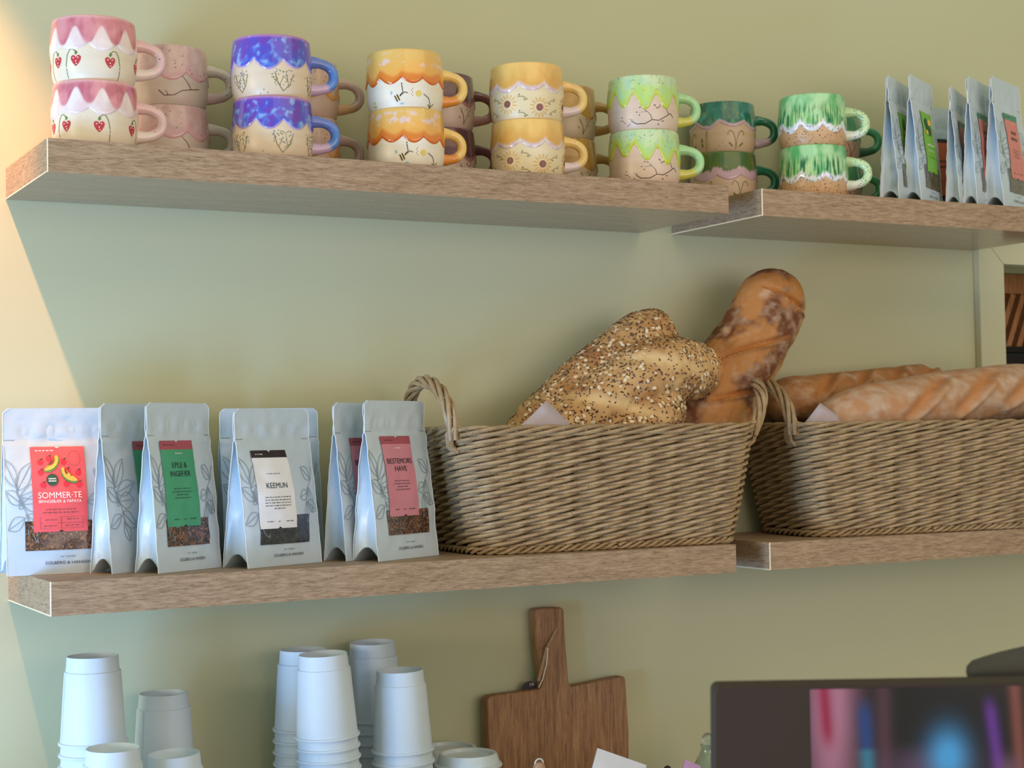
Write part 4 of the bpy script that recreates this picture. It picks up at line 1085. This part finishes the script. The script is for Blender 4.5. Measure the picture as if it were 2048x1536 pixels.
# twisted seeded loaf: two fused strands of dough
def seeded_loaf():
    base = Vector((0.86, -0.13, -0.30 + OZ))
    tmp = MB()
    def strand(P, Rr, n=44):
        pts = []; rad = []
        for i in range(n + 1):
            t = i / n * (len(P) - 1); k = min(int(t), len(P) - 2); f = t - k
            p0, p1, p2, p3 = [Vector(P[max(0, min(len(P) - 1, k + j))]) for j in (-1, 0, 1, 2)]
            q = 0.5 * ((2 * p1) + (-p0 + p2) * f + (2 * p0 - 5 * p1 + 4 * p2 - p3) * f * f + (-p0 + 3 * p1 - 3 * p2 + p3) * f ** 3)
            q.z += OZ; q -= base
            r0, r1 = Rr[k], Rr[k + 1]; ff = f * f * (3 - 2 * f); r = r0 + (r1 - r0) * ff
            e = min(1, min(i, n - i) / 5); r *= sqrt(1 - (1 - e) ** 2) * 0.96 + 0.04
            pts.append(q); rad.append(r)
        tmp.tube(pts, rad, m_crust2, n=28)
    # strand 1: low left, under, ends in the high lobe
    strand([(0.655, -0.115, -0.335), (0.74, -0.105, -0.290), (0.82, -0.102, -0.238), (0.90, -0.100, -0.184), (0.955, -0.100, -0.163)],
           [0.020, 0.040, 0.048, 0.047, 0.040])
    # strand 2: front, ends in the knob at the right
    strand([(0.665, -0.125, -0.345), (0.74, -0.135, -0.315), (0.82, -0.140, -0.266), (0.90, -0.142, -0.226), (0.972, -0.132, -0.224), (0.988, -0.120, -0.230)],
           [0.020, 0.042, 0.050, 0.052, 0.046, 0.038])
    # strand 3: lower front coil
    strand([(0.70, -0.130, -0.350), (0.78, -0.150, -0.335), (0.86, -0.158, -0.305), (0.900, -0.150, -0.285), (0.918, -0.135, -0.280)],
           [0.022, 0.040, 0.044, 0.042, 0.036])
    me = bpy.data.meshes.new('t'); me.from_pydata(tmp.v, [], tmp.f)
    ob = bpy.data.objects.new('t', me); COL.objects.link(ob)
    rm = ob.modifiers.new('r', 'REMESH'); rm.mode = 'VOXEL'; rm.voxel_size = 0.0022
    s1 = ob.modifiers.new('s', 'SMOOTH'); s1.iterations = 22; s1.factor = 0.7
    dg = bpy.context.evaluated_depsgraph_get(); dg.update()
    ev = bpy.data.meshes.new_from_object(ob.evaluated_get(dg)); bpy.data.objects.remove(ob)
    V = [v.co.copy() for v in ev.vertices]; Nn = [v.normal.copy() for v in ev.vertices]
    ax = Vector((0.83, -0.1, 0.42)).normalized()
    def seg_d(p, a, b):
        a = Vector(a) - Vector((0.86, -0.13, -0.30)); b = Vector(b) - Vector((0.86, -0.13, -0.30))
        ab = b - a; t = max(0, min(1, (p - a).dot(ab) / ab.dot(ab))); q = a + ab * t - p
        return sqrt(q.x * q.x + q.z * q.z + 0.15 * q.y * q.y), t
    LINES = [((0.795, -0.18, -0.203), (0.872, -0.18, -0.206), 0.0085), ((0.872, -0.18, -0.206), (0.945, -0.17, -0.222), 0.0125),
             ((0.735, -0.18, -0.257), (0.815, -0.18, -0.272), 0.0095), ((0.815, -0.18, -0.272), (0.875, -0.18, -0.292), 0.0115),
             ((0.958, -0.16, -0.188), (0.965, -0.16, -0.262), 0.0065)]
    def stripe(p):                   # pale, seedless stretch marks that follow the twist
        if p.y > 0.03: return 0.0
        m = 0.0
        for a, b, w in LINES:
            d, t = seg_d(p, a, b); d += 0.0022 * fbm(p.x, p.y, p.z, 60, 2); m = max(m, math.exp(-(d / w) ** 2.4) if d > 0 else 1.0)
        return m
    cols = []; newv = []
    for p, n in zip(V, Nn):
        s = stripe(p)
        dis = 0.0022 * fbm(p.x, p.y, p.z, 22, 3) + 0.0008 * fbm(p.x, p.y, p.z, 90, 3) - 0.0040 * s
        newv.append(p + n * dis)
        a = fbm(p.x + 3, p.y, p.z, 16, 5); b = fbm(p.x, p.y + 5, p.z, 80, 3)
        c = mixc(lin((202, 162, 108)), lin((170, 118, 66)), 0.35 + a * 1.1 + b * 0.35)
        c = mixc(c, lin((226, 194, 140)), s * 0.9)
        knob = sm(0.125, 0.14, p.x) * (1 - sm(0.10, 0.12, p.z))
        c = mixc(c, lin((192, 122, 54)), 0.6 * knob)
        cols.append(c)
    mb = MB(); mb.add(newv, [tuple(f.vertices) for f in ev.polygons], m_crust2, cols)
    root = mb.build('seeded_loaf', loc=base)
    tag(root, 'large twisted loaf covered with seeds and oats in the left basket', 'bread')
    # toppings: flax, sunflower and oat flakes, far too many to count
    bvh = BVHTree.FromPolygons(newv, [tuple(f.vertices) for f in ev.polygons])
    areas = []; polys = list(ev.polygons); tot = 0
    for f in polys: tot += f.area; areas.append(tot)
    import bisect
    sd = MB(); ms = [mat('dark_seed', (74, 52, 40), 0.35), mat('brown_seed', (112, 84, 62), 0.4), mat('oat_flake', (232, 212, 176), 0.6)]
    rnd = random.Random(5)
    view = (CAMP - base).normalized()
    placed = 0
    for k in range(60000):
        if placed > 5200: break
        f = polys[bisect.bisect(areas, rnd.random() * tot) % len(polys)]
        vi = list(f.vertices); w = [rnd.random() for _ in vi]; sw = sum(w)
        p = sum((newv[i] * (w[j] / sw) for j, i in enumerate(vi)), Vector()); n = f.normal
        if n.z < -0.75 and n.y > 0: continue
        s = stripe(p); dens = 1 - 0.93 * s
        dens *= 0.38 + 0.62 * sm(-0.25, 0.2, fbm(p.x, p.y, p.z + 2, 14, 2) + (0.25 if p.z > 0.09 else 0))
        if p.x > 0.132 and p.z < 0.105: dens *= 0.10
        if rnd.random() > dens: continue
        t = n.orthogonal().normalized(); a = rnd.random() * 2 * pi
        t = (t * cos(a) + n.cross(t) * sin(a)); b = n.cross(t); placed += 1
        if rnd.random() < 0.13:
            r = rnd.uniform(0.0026, 0.0038); tl = rnd.uniform(-0.25, 0.25); vs = [p + n * 0.0011]
            for j in range(8):
                q = 2 * pi * j / 8; vs.append(p + (t * cos(q) * r + b * sin(q) * r * 0.72) + n * (0.0007 + tl * r * cos(q)))
            vs.append(p - n * 0.0003)
            fs = [(0, 1 + j, 1 + (j + 1) % 8) for j in range(8)] + [(9, 1 + (j + 1) % 8, 1 + j) for j in range(8)]
            sd.add(vs, fs, ms[2])
        else:
            L_ = rnd.uniform(0.0020, 0.0030); W_ = L_ * 0.52
            vs = [p + t * L_, p + b * W_, p - t * L_, p - b * W_, p + n * 0.0012, p - n * 0.0003]
            sd.add(vs, [(0, 1, 4), (1, 2, 4), (2, 3, 4), (3, 0, 4)], ms[0] if rnd.random() < 0.68 else ms[1])
    so = sd.build('seed_topping', root); so['kind'] = 'stuff'; so['label'] = 'dark seeds and pale oat flakes'
seeded_loaf()

# paper liners poking out of both baskets
m_paper = mat('lavender_paper', (186, 172, 176), 0.7)
def paper_corner(tri, label, th=0.0004):
    c = Vector(tri[0]); vs = [Vector(p) - c for p in tri]; mb = MB()
    n = (vs[1] - vs[0]).cross(vs[2] - vs[0]).normalized() * th
    k = 8
    pts = []; idx = {}
    for i in range(k + 1):
        for j in range(k + 1 - i):
            u, v = i / k, j / k; p = vs[0] * (1 - u - v) + vs[1] * u + vs[2] * v + n * (6 * sin(u * 4) + 4 * v)
            idx[(i, j)] = len(pts); pts.append(p)
    fs = []
    for i in range(k):
        for j in range(k - i):
            fs.append((idx[(i, j)], idx[(i + 1, j)], idx[(i, j + 1)]))
            if j < k - i - 1: fs.append((idx[(i + 1, j)], idx[(i + 1, j + 1)], idx[(i, j + 1)]))
    mb.add(pts, fs, m_paper)
    o = mb.build('paper_liner', loc=(c.x, c.y, c.z + OZ)); sol = o.modifiers.new('s', 'SOLIDIFY'); sol.thickness = th
    tag(o, label, 'paper', 'paper liners')
paper_corner([(0.684, -0.202, -0.268), (0.590, -0.198, -0.345), (0.768, -0.204, -0.345)], 'pale paper corner sticking up in front of the seeded loaf')
paper_corner([(1.172, -0.185, -0.273), (1.120, -0.175, -0.33), (1.262, -0.205, -0.335)], 'pale paper corner sticking up at the left of the right basket')

# ------------------------------------------------------------------ paper cups
m_cup = mat('white_paper_cup', (208, 221, 230), 0.55, vary=0.02, bump=0.04, bscale=500)
def cup_mesh(name='paper_cup'):
    """cup standing upside down: rim at the bottom, recessed foot on top"""
    mb = MB(); H = 0.108
    prof = [(0.0370, 0.0030), (0.0395, 0.0004), (0.0416, 0.0006), (0.0424, 0.0024), (0.0417, 0.0042), (0.0396, 0.0048),
            (0.0343, H - 0.0192), (0.0340, H - 0.0184), (0.0327, H - 0.0178), (0.0324, H - 0.0170), (0.0311, H - 0.0010), (0.0308, H), (0.0303, H), (0.0301, H - 0.0010),
            (0.0303, H - 0.010), (0.0300, H - 0.0105), (0.0, H - 0.0105)]
    mb.lathe(prof, 72, m_cup)
    inner = [(0.0, H - 0.0115), (0.0300, H - 0.0115), (0.0318, H - 0.020), (0.0370, 0.0030)]
    mb.lathe(inner, 72, m_cup)
    # glued side seam
    mb.add([(0.03335 * cos(a) * k, 0.03335 * sin(a) * k, z) for a, k, z in ((2.0, 1.04, H - 0.02), (2.03, 1.04, H - 0.02), (2.03, 1.19, 0.006), (2.0, 1.19, 0.006))], [(0, 1, 2, 3)], m_cup)
    return mb
cup0 = cup_mesh().build('paper_cup')
first = [True]
PITCH_C = 0.0148; CH = 0.108
ORD = ['topmost', 'second from top', 'third from top', 'fourth from top', 'fifth from top']
def cup_stack(x, y, ztop, name, tx=0.0, ty=0.0, nvis=4):
    h = ztop + OZ - ZW - CH; n = max(0, int(round(h / PITCH_C))); pit = h / n if n else 0
    rot = Matrix.Rotation(tx, 4, 'X') @ Matrix.Rotation(ty, 4, 'Y')
    for k in range(n + 1):
        c = cup0 if first[0] else cup0.copy()
        if not first[0]: COL.objects.link(c)
        first[0] = False
        off = rot @ Vector((0, 0, k * pit))
        lift = 0.0424 * (abs(sin(tx)) + abs(sin(ty))) * 0.95
        c.location = (x + off.x - (rot @ Vector((0, 0, n * pit + CH))).x, y + off.y - (rot @ Vector((0, 0, n * pit + CH))).y, ZW + off.z + lift)
        c.rotation_euler = rot.to_euler(); c.rotation_euler.rotate_axis('Z', hash1(x * 9 + k) * 6)
        i = n - k
        lab = ('white paper cup, %s of %s' % (ORD[i], name)) if i < nvis else 'white paper cup low in %s' % name
        tag(c, lab, 'cup', 'upside-down stacked paper cups')
cup_stack(0.075, -0.130, -0.579, 'the tall stack at far left', nvis=4)
cup_stack(0.184, -0.060, -0.643, 'the stack second from left, at the back', nvis=2)
cup_stack(0.072, -0.235, -0.676, 'the low stack in front of the far-left stack', 0.02, 0.0, nvis=1)
cup_stack(0.154, -0.205, -0.697, 'the low tilted stack second from left in front', 0.01, -0.04, nvis=1)
cup_stack(0.372, -0.075, -0.599, 'the stack behind the tallest middle one', nvis=4)
cup_stack(0.363, -0.170, -0.596, 'the big front stack in the middle', 0.01, -0.045, nvis=4)
cup_stack(0.483, -0.052, -0.601, 'the tallest stack at the back middle', 0.02, -0.02, nvis=4)
cup_stack(0.478, -0.155, -0.627, 'the stack right of the middle front one', 0.0, -0.025, nvis=3)
# small stack of sip lids
m_lid = mat('translucent_lid_plastic', (206, 216, 218), 0.25, sss=0.2)
def lid_mesh():
    mb = MB()
    prof = [(0.043, 0.0), (0.0462, 0.0006), (0.0468, 0.003), (0.0455, 0.0048), (0.0432, 0.0056), (0.0425, 0.0085), (0.0395, 0.0175), (0.0385, 0.0186),
            (0.0362, 0.0188), (0.0350, 0.0180), (0.0342, 0.0135), (0.0, 0.0128)]
    mb.lathe(prof, 72, m_lid)
    vs = [(0.030 * cos(t), 0.030 * sin(t), 0.0136) for t in [pi + pi * k / 16 for k in range(17)]]
    mb.add(vs, [tuple(range(17))], m_cup)
    return mb
lid0 = lid_mesh().build('cup_lid'); lf = [True]
def lid_stack(x, y, ztop, name):
    h = ztop + OZ - ZW - 0.0188; n = int(round(h / 0.0125)); pit = h / n
    for k in range(n + 1):
        c = lid0 if lf[0] else lid0.copy()
        if not lf[0]: COL.objects.link(c)
        lf[0] = False; c.location = (x, y, ZW + k * pit)
        tag(c, ('topmost plastic cup lid of %s' % name) if k == n else 'plastic cup lid low in %s' % name, 'lid', 'plastic cup lids')
lid_stack(0.583, -0.145, -0.748, 'the front lid stack beside the chopping board')
lid_stack(0.600, -0.048, -0.756, 'the rear lid stack between cups and chopping board')

# ------------------------------------------------------------------ chopping board
m_board = wood_laminate('acacia_wood', (150, 108, 72), (108, 74, 47), (182, 140, 98), along='Z', rough=0.55, scale=0.6)
bx = 0.783
bd = empty('chopping_board', (bx, -0.026, ZW), 'brown wooden chopping board with long handle leaning on the wall', 'chopping board')
bd.rotation_euler = (R_(-2.0), R_(1.0), 0)
H1 = 0.186; HT = 0.302
out = [(-0.110, 0.0), (0.120, 0.0), (0.126, 0.01), (0.128, 0.11), (0.124, H1 + 0.004), (0.120, H1 + 0.007), (0.028, H1 - 0.003), (0.024, H1 + 0.004),
       (0.0205, 0.24), (0.018, HT - 0.004), (0.013, HT), (-0.026, HT), (-0.031, HT - 0.004), (-0.0275, 0.25), (-0.020, H1 + 0.004), (-0.024, H1 - 0.003),
       (-0.108, H1 - 0.007), (-0.114, H1 - 0.012), (-0.112, 0.1)]
mb = MB(); th = 0.022; n = len(out)
vs = [(x, y, z) for y in (-th / 2, th / 2) for x, z in out]
mb.add(vs, [tuple(range(n)), tuple(range(2 * n - 1, n - 1, -1))] + [(i, i + n, (i + 1) % n + n, (i + 1) % n) for i in range(n)], m_board)
o = mb.build('board', bd, smooth=False); bevel(o, 0.0025, 2)
m_cord = mat('jute_cord', (176, 146, 112), 0.8); m_thr = mat('white_thread', (226, 222, 214), 0.6); m_tagb = mat('black_tag', (26, 24, 26), 0.5)
mb = MB(); y0 = -th / 2
P0, P1, P2 = Vector((0.005, y0 - 0.002, 0.272)), Vector((-0.016, y0 - 0.006, 0.243)), Vector((-0.030, y0 - 0.004, 0.196))
for s in range(3):
    pts = []
    for i in range(60):
        t = i / 59; c = P0.lerp(P1, t * 2) if t < 0.5 else P1.lerp(P2, t * 2 - 1)
        a = 2 * pi * (t * 11 + s / 3); pts.append(c + Vector((cos(a) * 0.0013, sin(a) * 0.0013, sin(a + 1) * 0.0005)))
    mb.tube(pts, 0.0012, m_cord, n=6)
mb.lathe([(0, -0.0035), (0.0028, -0.002), (0.0032, 0.001), (0, 0.003)], 10, m_cord)
for i in range(len(mb.v) - 40, len(mb.v)): mb.v[i] = tuple(Vector(mb.v[i]) + P1)
mb.build('hanging_cord', bd)
mb = MB(); mb.tube([P1 + Vector((0, -0.003, 0)), (-0.018, y0 - 0.008, 0.22), (-0.024, y0 - 0.006, 0.198), (-0.030, y0 - 0.004, 0.186)], 0.0008, m_thr, n=6)
mb.build('thread', bd)
mb = MB(); mb.lathe([(0, 0.0), (0.013, 0.0), (0.013, 0.0012), (0, 0.0012)], 30, m_tagb)
to = mb.build('tag', bd, smooth=False); to.location = (-0.034, y0 - 0.0005 + 0.004, 0.181); to.rotation_euler = (R_(90), 0, 0)
to.location.y = th / 2 - 0.006
mb = MB(); vs, fs, wd = text_geo('DR')
mb.add([(x * 0.006, 0, y * 0.006) for x, y in vs], fs, m_thr); q = mb.build('tag_lettering', to, smooth=False)
q.matrix_parent_inverse = Matrix(); q.rotation_euler = (R_(-90), 0, 0); q.location = (0.003, 0.008, 0.0016)

# ------------------------------------------------------------------ small things on the worktop
m_sach = mat('white_sachet', (222, 226, 234), 0.35); m_purp = mat('lilac_sachet', (200, 158, 206), 0.4)
m_glass = mat('clear_glass', (225, 240, 236), 0.04, vary=0.0, trans=0.95); m_knob = mat('pale_wood_knob', (178, 140, 112), 0.4)
def sachet(x, y, w, h, ry, rz, m, name, label, cat='sachet'):
    mb = MB()
    def f(u, v, s):
        b = 0.006 * sin(pi * u) * sin(pi * min(1, v / 0.9)) * (1 if v < 0.9 else 0)
        return ((u - 0.5) * w, s * (0.0006 + b), v * h)
    mb.grid(lambda u, v: f(u, v, -1), 14, 18, m); mb.grid(lambda u, v: f(u, v, 1), 14, 18, m, flip=True)
    o = mb.build(name, loc=(x, y, ZW + 0.001)); o.rotation_euler = (R_(-6), ry, rz)
    o.location.z += w / 2 * abs(sin(ry)); return tag(o, label, cat)
sachet(0.753, -0.215, 0.082, 0.101, R_(22), R_(-5), m_sach, 'paper_sachet', 'white sachet leaning with its corner up in front of the chopping board')
sachet(0.875, -0.215, 0.030, 0.089, R_(24), 0, m_purp, 'lilac_sachet', 'lilac sachet tip between the white sachet and the dark machine')
mb = MB(); mb.lathe([(0, 0), (0.006, 0), (0.0068, 0.03), (0.006, 0.088), (0.0045, 0.096), (0, 0.0985)], 20, m_dark)
tag(mb.build('pen', loc=(0.842, -0.245, ZW)), 'dark rounded pen tip beside the white sachet', 'pen')
mb = MB(); mb.lathe([(0, 0), (0.011, 0), (0.011, 0.09), (0.0085, 0.096), (0.0085, 0.112), (0.006, 0.117), (0, 0.1185)], 24, m_knob)
mb.tube([(0.0065 * cos(t), 0, 0.1155 + 0.0065 * sin(t)) for t in [pi * k / 12 for k in range(13)]], 0.0012, m_thr, n=6)
tag(mb.build('wooden_pepper_mill', loc=(0.655, -0.215, ZW)), 'rounded wooden stopper standing in front of the chopping board', 'mill')
gj = empty('glass_bottle', (0.990, -0.13, ZW), 'glass bottle with round stopper beside the dark machine', 'bottle')
mb = MB(); mb.lathe([(0, 0.0), (0.028, 0.0), (0.030, 0.004), (0.030, 0.035), (0.026, 0.055), (0.013, 0.080), (0.010, 0.088), (0.0115, 0.094), (0.009, 0.094), (0.008, 0.086), (0.011, 0.078), (0.024, 0.054), (0.027, 0.035), (0.027, 0.006), (0, 0.004)], 32, m_glass)
mb.build('bottle_body', gj)
mb = MB(); mb.lathe([(0, 0.088), (0.0065, 0.088), (0.006, 0.096), (0.0085, 0.101), (0.0085, 0.106), (0.005, 0.1105), (0, 0.112)], 24, m_glass); mb.build('stopper', gj)

# ------------------------------------------------------------------ foreground, on the front bar
bar_z = OZ - 0.80
bar = empty('bar_counter', (0.62, -1.22, 0), 'bar counter in the foreground carrying the dark glossy panel', 'counter')
mb = MB(); mb.box((0, 0, bar_z - 0.02), (1.5, 0.5, 0.04), m_counter); mb.build('counter_top', bar, smooth=False)
mb = MB(); mb.box((0, 0, (bar_z - 0.04) / 2), (1.44, 0.42, bar_z - 0.04), m_trim); mb.build('counter_body', bar, smooth=False)
m_house = mat('dark_brown_housing', (46, 32, 20), 0.65); m_refl = vmat('painted_reflections', rough=0.12, emit=0.10)  # blurred reflections on the panel are painted as colour with a faint glow
ang = atan2(0.115, 0.215) * 0 + radians(-28)
A = Vector((0.325, -1.101, 0)); 
mc = empty('dark_panel_unit', (0.325, -1.101, bar_z), 'dark brown glossy panel with painted reflections, blurred in the bottom right foreground', 'glossy_panel', rz=radians(-28.0))
SW, SH = 0.46, 0.2805
mb = MB()
vs = []
rc = 0.006; nn = 6
prof = [(0.0, 0.0)] + [(0.0, 0)] 
outl = [(-0.004, 0.0)] + [(0.0 + rc - rc * cos(pi / 2 * k / nn), SH - rc + rc * sin(pi / 2 * k / nn)) for k in range(nn + 1)] + [(SW - rc + rc * sin(pi / 2 * k / nn), SH - rc + rc * cos(pi / 2 * k / nn)) for k in range(nn + 1)] + [(SW, 0.0)]
n = len(outl); dth = 0.035
vs = [(x, y, z) for y in (0.0, dth) for x, z in outl]
mb.add(vs, [tuple(range(n - 1, -1, -1)), tuple(range(n, 2 * n))] + [(i, (i + 1) % n, (i + 1) % n + n, i + n) for i in range(n)], m_house)
mb.build('housing', mc, smooth=False)
mb = MB()
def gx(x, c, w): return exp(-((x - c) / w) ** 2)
def refl_col(u, v):
    X = 1620 + u * 955; Y = 1362 + (1 - v) * 690     # painted reflection streaks, laid out left to right, top to bottom
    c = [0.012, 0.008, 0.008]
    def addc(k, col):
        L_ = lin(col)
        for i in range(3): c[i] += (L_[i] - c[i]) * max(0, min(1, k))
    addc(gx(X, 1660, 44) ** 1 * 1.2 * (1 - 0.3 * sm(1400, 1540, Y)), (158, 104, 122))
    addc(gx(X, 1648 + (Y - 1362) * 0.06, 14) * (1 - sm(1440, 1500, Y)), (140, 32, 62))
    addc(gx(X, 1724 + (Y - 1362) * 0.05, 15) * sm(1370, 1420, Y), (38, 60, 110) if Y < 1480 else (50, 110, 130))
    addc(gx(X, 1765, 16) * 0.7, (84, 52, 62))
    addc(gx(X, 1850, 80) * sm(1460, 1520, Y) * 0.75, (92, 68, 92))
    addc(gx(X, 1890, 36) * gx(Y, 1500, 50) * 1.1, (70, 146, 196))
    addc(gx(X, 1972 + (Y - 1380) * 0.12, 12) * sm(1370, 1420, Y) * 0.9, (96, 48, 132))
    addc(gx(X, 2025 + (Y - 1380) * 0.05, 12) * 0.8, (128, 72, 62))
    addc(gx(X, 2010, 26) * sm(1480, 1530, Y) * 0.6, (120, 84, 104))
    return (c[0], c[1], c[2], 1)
mb.grid(lambda u, v: (0.074 + u * (SW - 0.078), -0.0006, 0.004 + v * (SH - 0.0065)), 200, 60, m_refl, colfn=refl_col)
mb.build('glossy_panel', mc, smooth=False)
# rounded dark handle poking in from the right above the glossy panel
m_rub = mat('dark_rubber', (66, 64, 58), 0.6)
ck = empty('milk_jug_handle', (0.60, -1.20, bar_z), 'dark rounded handle poking in above the glossy panel at the right edge', 'handle', rz=radians(-28.0))
mb = MB()
zz = 0.2765
mb.tube([(-0.066, 0.05, zz), (-0.0645, 0.05, zz), (-0.060, 0.05, zz), (-0.050, 0.05, zz), (-0.035, 0.05, zz + 0.001), (0.0, 0.05, zz + 0.003), (0.05, 0.05, zz), (0.10, 0.05, zz - 0.006)],
        [0.001, 0.0055, 0.0095, 0.0125, 0.0155, 0.021, 0.025, 0.026], m_rub, n=20)
mb.build('grip', ck)
mb = MB(); mb.lathe([(0, 0), (0.05, 0), (0.05, 0.01), (0.02, 0.02), (0.018, 0.29), (0, 0.295)], 28, m_rub)
o = mb.build('stand', ck); o.location = (0.085, 0.05, 0)
